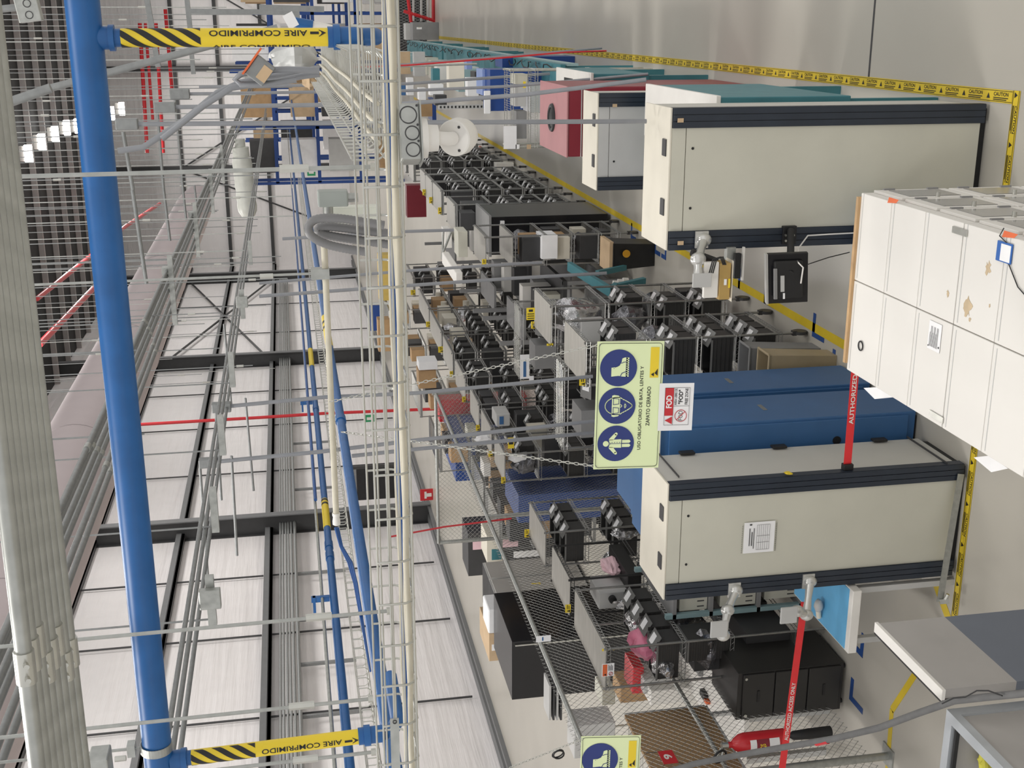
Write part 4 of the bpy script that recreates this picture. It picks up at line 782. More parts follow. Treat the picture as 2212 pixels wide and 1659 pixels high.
q = PZ(2128, 1648, 1.3); single('work_glove', 'yellow work glove lying inside the framed booth', 'glove', MB().lump(q, .05, .04, .025, .3, 5, 8, 12), mat('glove_yellow', (.65, .6, .08), .7), None, True)
pts = [PY(1400, 1680, 5.2), PY(1500, 1650, 5.1), PY(1600, 1630, 4.9), PY(1700, 1613, 4.7), PY(1800, 1596, 4.5), PY(1900, 1572, 4.3), PY(1985, 1540, 4.1), PY(2060, 1514, 3.95), PY(2130, 1506, 3.8), PY(2230, 1496, 3.6)]
t = thing('foam_hose', 'thick grey foam covered hose running past the extinguisher to the framed booth', 'hose', pts[4]); MB().tube(pts, .0155, 16).build('hose', mat('foam_grey', (.13, .13, .13), .8, 0, .1, 20), t, True); MB().tube([PY(1763, 1604, 4.575), PY(1788, 1599, 4.525)], .0172, 16).build('tape', red, t, True)
single('cable', 'thin black cable tied along the grey foam hose on the booth', 'cable', MB().tube([PY(2035, 1520, 3.94), PY(2060, 1508, 3.90), PY(2085, 1506, 3.86), PY(2110, 1492, 3.8), PY(2135, 1492, 3.77), PY(2165, 1503, 3.7)], .003, 6), blk, None, True)
# ---------------------------------------------------------------- wire shelving racks with black bins
def bin_proto():
    t = thing('parts_bin', 'x', 'bin', (0, 0, 0)); w, d, h, e = .20, .34, .19, .006; mb = MB()
    mb.box(-d / 2, -w / 2, 0, d / 2, w / 2, e).box(-d / 2, -w / 2, 0, -d / 2 + e, w / 2, h).box(-d / 2, -w / 2, 0, d / 2, -w / 2 + e, h).box(-d / 2, w / 2 - e, 0, d / 2, w / 2, h).box(d / 2 - e, -w / 2, 0, d / 2, w / 2, h * .8)
    for k in range(4): z = .03 + .038 * k; mb.box(-d / 2 + .01, -w / 2 - .004, z, d / 2 - .01, -w / 2, z + .012)
    mb.build('tub', binm, t)
    MB().box(-d / 2 - .006, -w / 2 - .006, h - .012, d / 2 - .03, -w / 2 + .004, h + .003).box(-d / 2 - .006, w / 2 - .004, h - .012, d / 2 - .03, w / 2 + .006, h + .003).build('rim', bingr, t)
    c = Vector((d / 2 - .03, 0, h - .005)); s = Vector((.06, 0, -.034)); MB().obox(c, s, (0, w / 2 - .008, 0), (.001, 0, .002)).build('label_plate', bingr, t)
    MB().obox(c + Vector((.004, .02, .004)), s * .62, (0, w / 2 - .06, 0), (.0003, 0, .0006)).build('paper_label', paper, t); return t
BIN = bin_proto(); used = [False]
LEV = ['top', 'second', 'third', 'fourth', 'fifth', 'bottom']
TR = {'f': foil, 's': foild, 'p': pink}
def place_bin(x, y, z, label, grp, sx=1):
    o = BIN if not used[0] else copy_tree(BIN); used[0] = True
    o.location = (x, y, z); o['label'] = label; o['group'] = grp; return o
def caster(mb, x, y): return mb.cyl((x, y, .13), (x, y, .25), .008, n=8).cyl((x - .013, y + .02, .062), (x + .013, y + .02, .062), .06, n=18).box(x - .02, y - .015, .1, x + .02, y + .03, .135)
def rack(desc, label, x0, x1, y0, y1, levels, fill, sheet=(0,), wheels=True, fine=True, m=None, tags=(), name='wire_rack'):
    m = m or rackm; t = thing(name, label, 'rack', ((x0 + x1) / 2, (y0 + y1) / 2, 0)); zt = levels[0]; zb = .13 if wheels else 0
    alongy = (y1 - y0) > (x1 - x0)
    for x in (x0 + .012, x1 - .012):
        for y in (y0 + .012, y1 - .012):
            MB().tube([(x, y, zb), (x, y, zt + .02)], .011, 8).build('post', m, t, True)
            if wheels: caster(MB(), x, y).build('caster', greyd, t)
    for i, z in enumerate(levels):
        mb = MB(); r = .0035 if fine else .005
        for a, b in (((x0, y0), (x1, y0)), ((x1, y0), (x1, y1)), ((x1, y1), (x0, y1)), ((x0, y1), (x0, y0))):
            a, b = Vector((*a, z)), Vector((*b, z)); dn = Vector((0, 0, -.032)); mb.tube([a, b], r, 5).tube([a + dn, b + dn], r, 5)
            if fine:
                n = int((b - a).length / .024); pts = [a.lerp(b, k / n) + (dn if k % 2 else Vector()) for k in range(n + 1)]; mb.tube(pts, .002, 4, False)
            else: mb.bar(a + dn * .5, b + dn * .5, .004, .03)
        st = .026 if fine else .06
        k = (y0 if alongy else x0) + st
        while k < (y1 if alongy else x1):
            if alongy: mb.tube([(x0, k, z), (x1, k, z)], .0018 if fine else .003, 4, False)
            else: mb.tube([(k, y0, z), (k, y1, z)], .0018 if fine else .003, 4, False)
            k += st
        mb.build('shelf_grating', m, t)
        if i in sheet: MB().box(x0 + .004, y0 + .004, z + .004, x1 - .004, y1 - .004, z + .008).build('shelf_sheet', sheetm, t)
    for (x, y, z, w, h) in tags:
        g = MB().box(x, y - .012, z - h, x + w, y - .009, z).build('tag', yel, t); f = Face((x, y - .0125, z), (1, 0, 0), (0, 0, -1)); mb = MB(); f.polyg(mb, [(w * .06, h * .9), (w * .2, h * .2), (w * .34, h * .9)], .001); f.rect(mb, w * .45, h * .3, w * .95, h * .42); f.rect(mb, w * .45, h * .6, w * .85, h * .72); mb.build('lettering', blk, g)
    xc = (x0 + x1) / 2; nb = nf = 0
    for i, s in enumerate(fill):
        if not s: continue
        z = levels[i + 1] + .005; n = len(s); lv = 'bottom' if i + 1 == len(levels) - 1 else LEV[i + 1]
        cnt = {}
        for k, c in enumerate(s):
            y = y0 + .03 + (y1 - y0 - .06) * (k + .5) / n if alongy else yc_(y0, y1); x = xc if alongy else x0 + .03 + (x1 - x0 - .06) * (k + .5) / n
            if c == '.': continue
            cnt[c] = cnt.get(c, 0) + 1; od = ORD[cnt[c] - 1]; w = min(.24, (y1 - y0 - .06) / n * .46)
            gap = levels[i] - levels[i + 1] - .05; where = f'{lv} shelf, {desc}'
            if c == 'b': place_bin(x, y, z, f'{od} black bin, {where}', 'black parts bins on the wire racks')
            elif c in 'fs': single('foil_bag', f'{od} crumpled {"silver foil" if c == "f" else "dark static"} bag, {where}', 'bag', MB().lump((x, y, z + gap * .42), .13, w, gap * .42, .16, int(y * 100) + i + k, 9, 13), TR[c])
            elif c == 'w': boxthing('equipment_box', f'{od} pale instrument box, {where}', 'instrument', beiget, (x - .13, y - w * .8, z, x + .14, y + w * .8, z + gap * .6))
            elif c == 'd': boxthing('equipment_box', f'{od} dark grey instrument box, {where}', 'instrument', greyd, (x - .14, y - w * .85, z, x + .15, y + w * .85, z + gap * .75))
            elif c == 'k': boxthing('carton', f'{od} brown carton, {where}', 'carton', card, (x - .13, y - w * .8, z, x + .13, y + w * .8, z + gap * .65))
            elif c == 'r': single('roll', f'{od} pale paper roll lying, {where}', 'roll', MB().cyl((x - .15, y, z + .06), (x + .15, y, z + .06), .055), beiget, None, True)
    return t
def yc_(a, b): return (a + b) / 2
RX0, RX1 = -2.86, -2.48; LX_0, LX_1 = -5.17, -4.79
L5 = (1.9, 1.4, .96, .63, .26)
rack('rack beside the hanging sign', 'wheeled wire rack with grey sheet on top close behind the hanging sign', RX0, RX1, 9.03, 9.8, L5, ('.bb', 'bbs', 'bbb', 'bbb'), tags=((RX0 + .02, 9.03, 1.96, .07, .05),))
rack('rack holding the large foil bag', 'wheeled wire rack holding a very large silver bag at the yellow line', RX0, RX1, 10.33, 11.1, L5, ('', 'sbb', 'bbs', 'bbd'), tags=((RX0 + .01, 10.33, 1.95, .02, .06), (RX0 - .02, 11.1, 1.94, .07, .04)))
single('foil_bag', 'very large crumpled silver bag standing in the second rack from the sign', 'bag', MB().lump((-2.66, 10.62, 1.62), .17, .22, .24, .13, 77, 16, 24), foil, None, True)
boxthing('power_supply', 'grey instrument with two dark sockets at the near end of the foil bag rack', 'instrument', greyl, (-2.84, 10.34, 1.415, -2.62, 10.42, 1.62))
rack('rack facing the black waste bin', 'wheeled wire rack with streaky sheets on two levels behind the black waste bin', RX0, RX1, 14.03, 14.93, (1.9, 1.57, 1.18, .84, .5, .26), ('', 'dks', 'wkd', 'dsw', 'sds'), sheet=(0, 1), tags=((RX0 + .02, 14.03, 1.95, .09, .05),))
rack('rack past the black cabinet', 'wheeled wire rack with paper notice on top just past the far black cabinet', RX0, RX1, 16.7, 17.55, L5, ('d', 'bbb', 'bdb', 'bbb'), fine=False)
FARR = 'fourth fifth sixth seventh eighth ninth'.split()
for i, (a, b) in enumerate(((18.2, 19.25), (19.35, 20.25), (20.3, 21.1), (22.2, 23.1), (23.6, 24.5), (25.2, 26.2))):
    rack(f'{ORD[i + 4]} rack along the yellow line', f'far wheeled wire rack with bins, {ORD[i + 4]} along the yellow floor line', RX0, RX1, a, b, L5, ('bbb' if i % 2 else 'dbb', 'bbb', 'bsb', 'bbb'), fine=False, tags=((RX0 + .02, a, 1.96, .1, .05),) if i < 3 else ())
for i, (a, b, x0) in enumerate(((11.83, 12.2, -3.62), (9.79, 10.2, -3.68))):
    d = ('mesh topped rack set across between the rows, far one', 'mesh topped rack set across between the rows, near one')[i]
    t = rack(d.split(',')[0] + (' beyond' if i == 0 else ' nearer'), 'wire rack with open mesh top set across between the two rows, ' + ('carrying a tall white notice' if i == 0 else 'close to the hanging sign'), x0, x0 + .77, a, b, (1.9, 1.5, 1.12, .72, .3), ('', '', '', ''), sheet=())
    for k in range(5): MB().tube([(x0, a + .06 * k + .05, 1.906), (x0 + .77, a + .06 * k + .05, 1.906)], .003, 5).build('brace_wire', chrome, t)
    for lvl, (z, items) in enumerate(((1.5, 'db'), (1.12, 'bbd'), (.72, 'bdb'), (.3, 'bb'))):
        for k, c in enumerate(items):
            x = x0 + .06 + .65 * (k + .5) / len(items); w = ('far', 'near')[i]
            if c == 'b': o = place_bin(x, (a + b) / 2, z + .005, f'{ORD[k]} black bin from the fence side on shelf {LEV[lvl + 1]} of the {w} crossways rack', 'black parts bins on the wire racks'); o.rotation_euler = (0, 0, -math.pi / 2)
            else: boxthing('equipment_box', f'dark instrument box on the {LEV[lvl + 1]} shelf of the {w} crossways rack', 'instrument', greym, (x - .13, a + .03, z + .005, x + .13, b - .03, z + .24))
p = PY(1132, 792, 11.8); t = thing('rack_notice', 'tall white notice with a blue stripe hanging on the far crossways rack', 'notice', p); a, b = PY(1123, 818, 11.81), PY(1143, 765, 11.81); MB().box(a.x, 11.80, b.z, b.x, 11.803, a.z).build('sheet', paper, t); MB().box(a.x + .02, 11.797, a.z - .065, a.x + .2, 11.80, a.z - .035).build('stripe', blueC, t)
a = PY(1143, 822, 11.8); boxthing('price_tag', 'small white card hanging under the tall white notice', 'card', paper, (a.x, 11.797, a.z - .05, a.x + .05, 11.80, a.z))
# left row against the fence
rack('fence rack with the pink bag', 'wire rack with grey sheet on top and pink bag inside against the fence', LX_0, LX_1, 8.2, 9.27, (1.9, 1.27, .86, .3), ('bbbb', 'dsd', 'dd'), wheels=False, tags=((LX_1 - .06, 8.28, 1.92, .02, .1),))
single('pink_bag', 'shiny pink plastic bag lying on the shelf of the rack against the fence', 'bag', MB().lump((-5.02, 8.62, 1.44), .12, .2, .13, .22, 5, 14, 20), pink, None, True)
for i, (x, y, z, a, c, g, m) in enumerate(((-5.06, 8.34, 1.38, .1, .16, .09, foil), (-5.02, 9.02, 1.40, .1, .16, .10, foil), (-4.95, 8.34, 1.02, .16, .14, .14, foild), (-5.02, 8.6, 1.0, .16, .16, .12, foil))): single('foil_bag', f'crumpled silver bag around the pink bag on the fence rack, {ORD[i]} from its label side', 'bag', MB().lump((x, y, z), a, c, g, .22, 30 + i, 10, 14), m)
t = thing('parts_bin', 'tall ribbed black bin at the near end of the pink bag rack', 'bin', (-4.9, 8.3, .87)); mb = MB().box(-4.99, 8.215, .87, -4.81, 8.5, 1.22)
for k in range(16): mb.box(-4.985, 8.21, .885 + k * .021, -4.815, 8.215, .893 + k * .021)
mb.build('tub', binm, t); MB().box(-4.995, 8.205, 1.21, -4.805, 8.51, 1.225).build('rim', bingr, t)
p = Vector((-5.165, 8.188, 1.86)); a, b = PY(1300, 1462, 8.18), PY(1327, 1432, 8.18); t = thing('warning_card', 'white warning card with orange band hanging on the fence rack post', 'card', a); MB().box(a.x, 8.178, b.z, b.x, 8.181, a.z).build('card', paper, t); f = Face((a.x, 8.177, a.z), (1, 0, 0), (0, 0, -1)); W_, H_ = b.x - a.x, a.z - b.z
f.rect(MB(), W_ * .05, H_ * .05, W_ * .95, H_ * .42).build('band', orange, t); mb = MB(); f.text(mb, 'WARNING', W_ * .3, H_ * .14, W_ * .6, H_ * .18); f.polyg(mb, [(W_ * .08, H_ * .34), (W_ * .16, H_ * .12), (W_ * .24, H_ * .34)], .0022)
for k in range(4): f.rect(mb, W_ * .45, H_ * (.52 + .1 * k), W_ * (.92 - .1 * (k % 2)), H_ * (.56 + .1 * k))
mb.build('lettering', blk, t); mb = MB(); f.line(mb, [(W_ * .2 + W_ * .13 * math.cos(q), H_ * .72 + W_ * .13 * math.sin(q)) for q in [i * math.pi / 8 for i in range(16)]], .004, .001, True); f.line(mb, [(W_ * .11, H_ * .63), (W_ * .29, H_ * .81)], .004); mb.build('prohibition_mark', red, t)
rack('black framed fence rack', 'wire rack with black painted rails against the fence behind the beige cabinet', LX_0, LX_1, 9.45, 10.2, (1.9, 1.22, .7, .25), ('', 'sf', 'bb'), wheels=False, m=mat('rack_black', (.02, .02, .02), .4), tags=((LX_0 + .06, 9.45, 1.95, .08, .05),))
t = thing('instrument', 'white instrument with dark lens and silver bag on the black framed rack', 'instrument', (-5.05, 9.62, 1.23)); MB().box(-5.14, 9.5, 1.23, -4.98, 9.85, 1.62).build('body', greyl, t, False, .005); MB().cyl((-5.04, 9.5, 1.5), (-5.04, 9.46, 1.5), .035).cyl((-5.0, 9.5, 1.36), (-5.0, 9.47, 1.36), .03).build('lens', blk, t, True)
single('foil_bag', 'long silver bag drooping from the white instrument on the black framed rack', 'bag', MB().lump((-5.06, 9.44, 1.12), .09, .05, .34, .2, 41, 12, 12), foil); boxthing('tray', 'long black tray lying on the second shelf of the black framed rack', 'tray', blk, (-4.97, 9.48, 1.235, -4.81, 10.15, 1.36)); single('pink_bag', 'pale pink bubble bag in the black tray beside the white instrument', 'bag', MB().lump((-4.89, 9.85, 1.42), .06, .16, .08, .25, 44), pinkl)
rack('third fence rack behind the cabinet', 'wire rack with leaning grey sheet and ribbed bins, third along the fence', LX_0, LX_1, 10.5, 11.3, (1.9, 1.5, .95, .4), ('bbb', 'bbb', 'sdb'), wheels=False, tags=((LX_0 - .02, 11.3, 1.96, .09, .05),))
for i, (x, y, z) in enumerate(((-5.1, 10.42, 1.2), (-4.9, 10.6, 1.05))): single('foil_bag', 'silver bag beside the ribbed bins of the third fence rack, ' + ('higher one', 'lower one')[i], 'bag', MB().lump((x, y, z), .07, .1, .14, .25, 50 + i), foil)
for i, (a, b, lv, fl) in enumerate(((12.75, 13.45, (1.9, 1.5, .95, .4), ('sbb', 'bbd', 'bsb')), (13.65, 14.47, (1.9, 1.63, 1.19, .6, .2), ('', 'wbd', 'dbs', 'bbb')), (14.65, 15.42, (1.9, 1.64, 1.32, .8, .2), ('dd', 'bbd', 'bbb', 'bbd')), (15.9, 16.85, (1.9, 1.55, 1.1, .6, .2), ('bbb', 'bbd', 'bbb', 'bbb')), (17.2, 18.3, (1.9, 1.55, 1.1, .6, .2), ('bbb', 'dbb', 'bb', 'bb')), (18.5, 20.05, (1.9, 1.5, 1.1, .6, .2), ('wfw', 'bbbb', 'bbbb', 'bbb')), (20.2, 21.8, (1.9, 1.5, 1.1, .6, .2), ('wrkr', 'frkd', 'bwrb', 'bb')), (22.8, 24.2, (1.9, 1.5, 1.1, .6, .2), ('bbd', 'kbb', 'bb', 'bb')))):
    rack(f'{ORD[i + 3]} rack along the fence', f'wire rack with plain sheet on top, {ORD[i + 3]} along the chain fence', LX_0 + (.02 if i < 3 else 0), LX_1, a, b, lv, fl, wheels=False, fine=i < 4, tags=((LX_1 - .36 + .0, a, 1.95, .08, .05),) if i < 5 else ((LX_0 + .04, a, 1.96, .1, .09),))
t = thing('label_printer', 'grey label printer with blue screen sitting on the fifth fence rack', 'printer', (-4.95, 13.7, 1.64)); a, b = PY(1072, 922, 13.62), PY(1102, 868, 13.62)
MB().box(a.x, 13.62, b.z, a.x + .16, 13.95, a.z).build('body', greyl, t, False, .01); MB().box(a.x + .03, 13.612, a.z - .09, a.x + .13, 13.62, a.z - .04).build('screen', blueC, t)
for i, (x, y, z) in enumerate(((-4.9, 13.62, 2.02), (-4.86, 12.78, 1.75))): single('paper_bundle', ('crumpled white paper hanging above the grey label printer', 'white roll of paper standing on the fourth fence rack')[i], 'paper', MB().lump((x, y, z), .05, .03, .09, .3, 60 + i), paper)
a = PY(1097, 965, 12.7); t = thing('esd_sign', 'yellow plate sign on the near end of the fourth fence rack', 'sign', a); b = PY(1110, 990, 12.7); MB().box(a.x - .02, 12.69, b.z, a.x + .11, 12.695, a.z).build('plate', yel, t); MB().box(a.x + .03, 12.686, a.z - .06, a.x + .08, 12.69, a.z - .01).build('lettering', blk, t)
a = PY(1137, 663, 10.2); t = thing('esd_sign', 'yellow plate sign hanging beside the rack with the large foil bag', 'sign', a); b = PY(1155, 690, 10.2); MB().box(b.x, 10.19, b.z, b.x + .11, 10.195, a.z).build('plate', yel, t); mb = MB()
for k in range(3): mb.box(b.x + .012 + .02 * k, 10.186, b.z + .008, b.x + .018 + .02 * k, 10.19, a.z - .008)
mb.box(b.x + .075, 10.186, b.z + .02, b.x + .095, 10.19, a.z - .02); mb.build('lettering', blk, t)
# waste bins and things near the yellow line
def wastebin(label, x, y, w, d, h, m, sticker=None):
    t = thing('waste_bin', label, 'waste bin', (x, y, 0)); k = .82; v = []; mb = MB()
    P = lambda s, z: [(x - w / 2 * s, y - d / 2 * s, z), (x + w / 2 * s, y - d / 2 * s, z), (x + w / 2 * s, y + d / 2 * s, z), (x - w / 2 * s, y + d / 2 * s, z)]
    mb.add(P(k, 0) + P(1, h) + P(.94, h) + P(k - .05, .01), [(3, 2, 1, 0), (0, 1, 5, 4), (1, 2, 6, 5), (2, 3, 7, 6), (3, 0, 4, 7), (4, 5, 9, 8), (5, 6, 10, 9), (6, 7, 11, 10), (7, 4, 8, 11), (8, 9, 13, 12), (9, 10, 14, 13), (10, 11, 15, 14), (11, 8, 12, 15), (12, 13, 14, 15)]).build('tub', m, t, False, .02)
    mb = MB()
    for a, b in zip(P(1.02, h), P(1.02, h)[1:] + P(1.02, h)[:1]): mb.tube([a, b], .009, 8)
    mb.build('rim_edge', m, t, True)
    if sticker: MB().box(x + w * .455, y - .07, h * .80, x + w * .47, y + .07, h * .95).build('sticker', sticker, t)
    return t
wastebin('grey rectangular waste bin between the rack and the tan bin', -2.72, 8.86, .40, .22, .62, greym, paper)
wastebin('tan rectangular waste bin beside the second blue cabinet', -2.70, 8.56, .40, .22, .58, tan, paper)
a = PZ(1390, 575, 0); t = wastebin('black waste bin with round yellow sticker on the aisle by the teal stand', a.x + .22, 13.5, .32, .42, .52, blk); q = PY(1353, 548, 13.26); MB().cyl(q, q + Vector((0, -.01, 0)), .045, n=20).build('sticker', mat('amber', (.7, .35, .02), .5), t); MB().box(a.x + .04, 13.28, .52, a.x + .4, 13.72, .565).build('liner', cardl, t)
# teal lifting stand and its gear
t = thing('teal_stand', 'teal steel stand with slanted beam and base rails beyond the foil bag rack', 'stand', (-3.0, 12.9, 0)); q = lambda x, y, Y: PY(x, y, Y)
MB().bar(q(1230, 575, 13.1), q(1322, 632, 11.9), .10, .05).build('beam', teal, t); MB().bar(q(1322, 622, 12.2), q(1392, 606, 12.4), .07, .05).build('rail', teal, t); MB().bar(q(1290, 590, 12.9), q(1350, 578, 13.2), .06, .05).build('rail', teal, t); MB().bar(q(1318, 630, 12.0), q(1330, 615, 12.2), .05, .05).build('foot', teal, t)
for i, (x, y) in enumerate(((1336, 612), (1346, 609), (1357, 606))): q_ = PY(x, y, 12.35); single('cup', f'small white cup standing on the teal rail, {ORD[i]} from the beam', 'cup', MB().cyl(q_, q_ + Vector((0, 0, .06)), .03, .035, 12), white, None, True)
# dark bench cabinet in the far aisle row
a, b = PY(1130, 468, 15.6), PY(1264, 445, 15.6); t = thing('bench_cabinet', 'long low black cabinet among the far racks beside the yellow line', 'cabinet', (b.x - .3, 15.8, 0)); MB().box(-2.95, 15.3, .05, -2.45, 16.4, 1.62).build('body', blkg, t, False, .006); MB().box(-2.97, 15.28, 1.62, -2.43, 16.42, 1.65).build('top', greym, t); MB().box(-2.62, 15.26, 1.45, -2.5, 15.3, 1.5).build('label', paper, t)
# ---------------------------------------------------------------- black drawer cabinet in front of the fence
t = thing('drawer_cabinet', 'black steel drawer cabinet in front of the chain fence behind the red belt', 'cabinet', (-5.13, 8.1, 0)); X0, X1, Y0, Y1, ZT = -5.34, -4.92, 7.84, 8.42, .92
bkm = mat('cabinet_black', (.022, .021, .020), .42, 0, .08, 3); MB().box(X0, Y0 + .012, .03, X1, Y1, ZT).build('body', bkm, t, False, .005)
for k, (z0, z1) in enumerate(((.06, .33), (.34, .61), (.62, .88))):
    d = MB().box(X0 + .012, Y0 - .006, z0, X1 - .012, Y0 + .012, z1).build('drawer', bkm, t, False, .004); MB().box((X0 + X1) / 2 - .05, Y0 - .012, (z0 + z1) / 2 - .01, (X0 + X1) / 2 + .05, Y0 - .006, (z0 + z1) / 2 + .01).build('pull', blk, d)
MB().cyl((X1 - .045, Y0 - .008, .86), (X1 - .045, Y0 - .014, .86), .011, n=14).build('lock', chrome, t); MB().cyl((X0 + .045, Y0 - .008, .85), (X0 + .045, Y0 - .014, .85), .013, n=14).build('lock', chrome, t)
for x in (X0 + .05, X1 - .05):
    for y in (Y0 + .06, Y1 - .06): MB().cyl((x, y, 0), (x, y, .03), .02).build('foot', blk, t)
# shelf rack with beige instruments and teal edges between it and the beige cabinet
t = thing('instrument_rack', 'shelf unit with pale teal shelf edges and beige instruments behind the drawer cabinet', 'rack', (-4.3, 9.2, 0)); X0, X1, Y0, Y1 = -4.78, -3.95, 8.55, 9.5
for z in (.12, .5, .92, 1.24): MB().box(X0 + .0, Y0, z - .03, X1, Y1, z).build('shelf', greym, t); MB().box(X1, Y0, z - .05, X1 + .03, Y1, z + .01).build('shelf_edge', tealp, t)
for x in (X0 + .02, X1 - .02):
    for y in (Y0 + .02, Y1 - .02): MB().box(x - .02, y - .02, 0, x + .02, y + .02, 1.3).build('post', tealp, t)
for i, (x0, x1, z0, z1, y0, m, lab) in enumerate(((-4.74, -4.2, .925, 1.17, 8.6, beige, 'wide beige instrument on the third shelf of the teal edged unit'), (-4.72, -4.25, .505, .82, 8.58, beige, 'beige instrument on the second shelf of the teal edged unit'), (-4.7, -4.3, .125, .42, 8.6, beige, 'beige instrument on the lowest shelf of the teal edged unit'), (-4.16, -3.98, .505, .8, 8.6, beiget, 'slotted pale instrument on the second shelf end of the teal edged unit'), (-4.16, -3.98, .925, 1.1, 8.7, greyd, 'dark instrument on the third shelf end of the teal edged unit'))):
    e = thing('instrument', lab, 'instrument', ((x0 + x1) / 2, y0, z0)); MB().box(x0, y0, z0, x1, y0 + .6, z1).build('body', m, e, False, .004); mb = MB()
    for k in range(6): mb.box(x0 + .03 + k * (x1 - x0) * .09, y0 - .002, z0 + .03, x0 + .04 + k * (x1 - x0) * .09, y0, z0 + .09)
    mb.build('vent_grille', greyd, e)
for i, (x, y, z) in enumerate(((-4.06, 8.62, .2), (-4.04, 8.8, .22), (-4.1, 9.1, .2))): single('static_bag', f'dark shiny bag on the lowest shelf end of the teal unit, {ORD[i]} from the front', 'bag', MB().lump((x, y, z), .08, .12, .09, .25, 70 + i), foild)
# bench with the light blue mat
t = thing('work_bench', 'white edged bench with a light blue mat behind the lower silver arm', 'bench', (-3.85, 6.9, 0)); X0, X1, Y0, Y1, z = -4.2, -3.45, 6.46, 7.06, .76
MB().box(-3.97, 6.44, z - .06, -3.52, 7.3, z).build('top', white, t, False, .004); MB().box(-3.96, 6.49, z, -3.53, 7.3, z + .003).build('mat', skyb, t)
for x in (-3.93, -3.56): MB().box(x - .02, 6.52, 0, x + .02, 6.56, z - .06).build('leg', greyl, t); MB().box(x - .02, 7.2, 0, x + .02, 7.24, z - .06).build('leg', greyl, t)
q = PZ(1768, 1308, .80); t = thing('barcode_scanner', 'grey hand scanner lying on the light blue mat', 'scanner', q); MB().lump(q + Vector((0, .0, .0)), .05, .035, .03, .05, 1, 8, 12).build('head', greyl, t, True); MB().tube([q + Vector((-.03, 0, 0)), q + Vector((-.10, .02, -.02))], .018, 10).build('handle', beiget, t, True)
# ---------------------------------------------------------------- chain fence, extinguisher and what stands on it
FX, FZ = -5.3, 2.22; YA, YC = 6.2, 16.8
t = thing('chain_fence', 'galvanised chain link fence running beside the black drawer cabinet to a corner', 'fence', (FX, 11, 0))
wirem = mat('fence_wire', (.40, .40, .38), .4, .7, .1, 30)
def chainmesh(o, d, L, z0, z1, p=.064):
    mb = MB(); H = z1 - z0; n = int((L + H) / p); off = d.cross(Vector((0, 0, 1))) * .0012
    for i in range(1, n):
        for s in (0, 1):
            a = i * p - H; l0, l1 = max(0, a), min(L, i * p)
            if l1 - l0 < .02: continue
            za, zb = (z0 + (i * p - l0), z0 + (i * p - l1)) if s == 0 else (z1 - (i * p - l0), z1 - (i * p - l1))
            mb.tube([o + d * l0 + Vector((0, 0, za)) + off * (1 - 2 * s), o + d * l1 + Vector((0, 0, zb)) + off * (1 - 2 * s)], .0019, 4, False)
    k = p / 2
    while k < L: c = o + d * k; mb.tube([c + Vector((0, 0, z1)), c + d * .014 + Vector((0, 0, z1 + .03))], .0018, 4, False).tube([c + Vector((0, 0, z1)), c - d * .014 + Vector((0, 0, z1 + .03))], .0018, 4, False); k += p
    return mb
chainmesh(Vector((FX - .0, YA, 0)), Vector((0, 1, 0)), YC - YA, .12, FZ + .02).build('chain_mesh', wirem, t)
MB().tube([(FX + .022, YA, FZ), (FX + .022, YC, FZ)], .021, 14).build('top_rail', galv, t, True)
zl = PX(1500, 1537, FX).z; MB().tube([(FX - .03, YA, zl), (FX - .03, 9.6, zl)], .019, 12).build('mid_rail', galv, t, True)
MB().tube([(FX + .02, 7.1, 0), (FX + .02, 7.1, FZ)], .03, 16).box(FX - .06, 7.02, 0, FX + .1, 7.18, .012).build('post', galv, t, True); MB().tube([(FX + .02, YC, 0), (FX + .02, YC, FZ + .05)], .03, 16).build('post', galv, t, True); MB().tube([(FX + .02, 12.1, 0), (FX + .02, 12.1, FZ)], .025, 14).build('post', galv, t, True)
XE = PZ(945, 1166, FZ).x
t = thing('chain_fence', 'chain link fence turning off toward the white wall past the corner', 'fence', (-8, YC, 0))
chainmesh(Vector((XE, YC, 0)), Vector((1, 0, 0)), FX - XE, .1, FZ, .07).build('chain_mesh', wirem, t); MB().tube([(XE, YC - .02, FZ), (FX, YC - .02, FZ)], .024, 12).build('top_rail', galv, t, True); MB().tube([(XE, YC, 0), (XE, YC, FZ)], .03, 12).build('post', galv, t, True); 
c = Vector((FX + .13, 7.3, 0)); t = thing('fire_extinguisher', 'red fire extinguisher with yellow lettered label hanging on the fence post', 'fire extinguisher', (c.x, c.y, .42))
MB().lathe((c.x, c.y, .74), (0, 0, 1), [(0, .06), (.015, .078), (.33, .078), (.37, .07), (.41, .045), (.43, .024), (.46, .022)], 28).build('cylinder', red, t, True)
MB().cyl((c.x, c.y, 1.20), (c.x, c.y, 1.25), .024).tube([(c.x - .02, c.y, 1.23), (c.x - .10, c.y - .02, 1.26)], .012, 10).tube([(c.x - .02, c.y, 1.25), (c.x - .12, c.y - .01, 1.30)], .01, 10).build('valve', chrome, t, True)
MB().torus((c.x - .07, c.y - .03, 1.27), (.2, 1, .3), .055, .009, 24, 8).build('hose', blk, t, True)
MB().lathe((c.x + .04, c.y - .03, .40), (0, 0, 1), [(0, .042), (.18, .040), (.30, .034), (.33, .014)], 20).build('horn', blk, t, True)
ca = c; c_lean = 0; mb = MB()
for i in range(12):
    a0, a1 = -.9 + 1.7 * i / 12, -.9 + 1.7 * (i + 1) / 12; mb.add([cylpt(c, .0788, a, z) for a, z in ((a0, .82), (a1, .82), (a1, 1.05), (a0, 1.05))], [(0, 1, 2, 3)])
mb.build('label', paper, t, True); mb = MB()
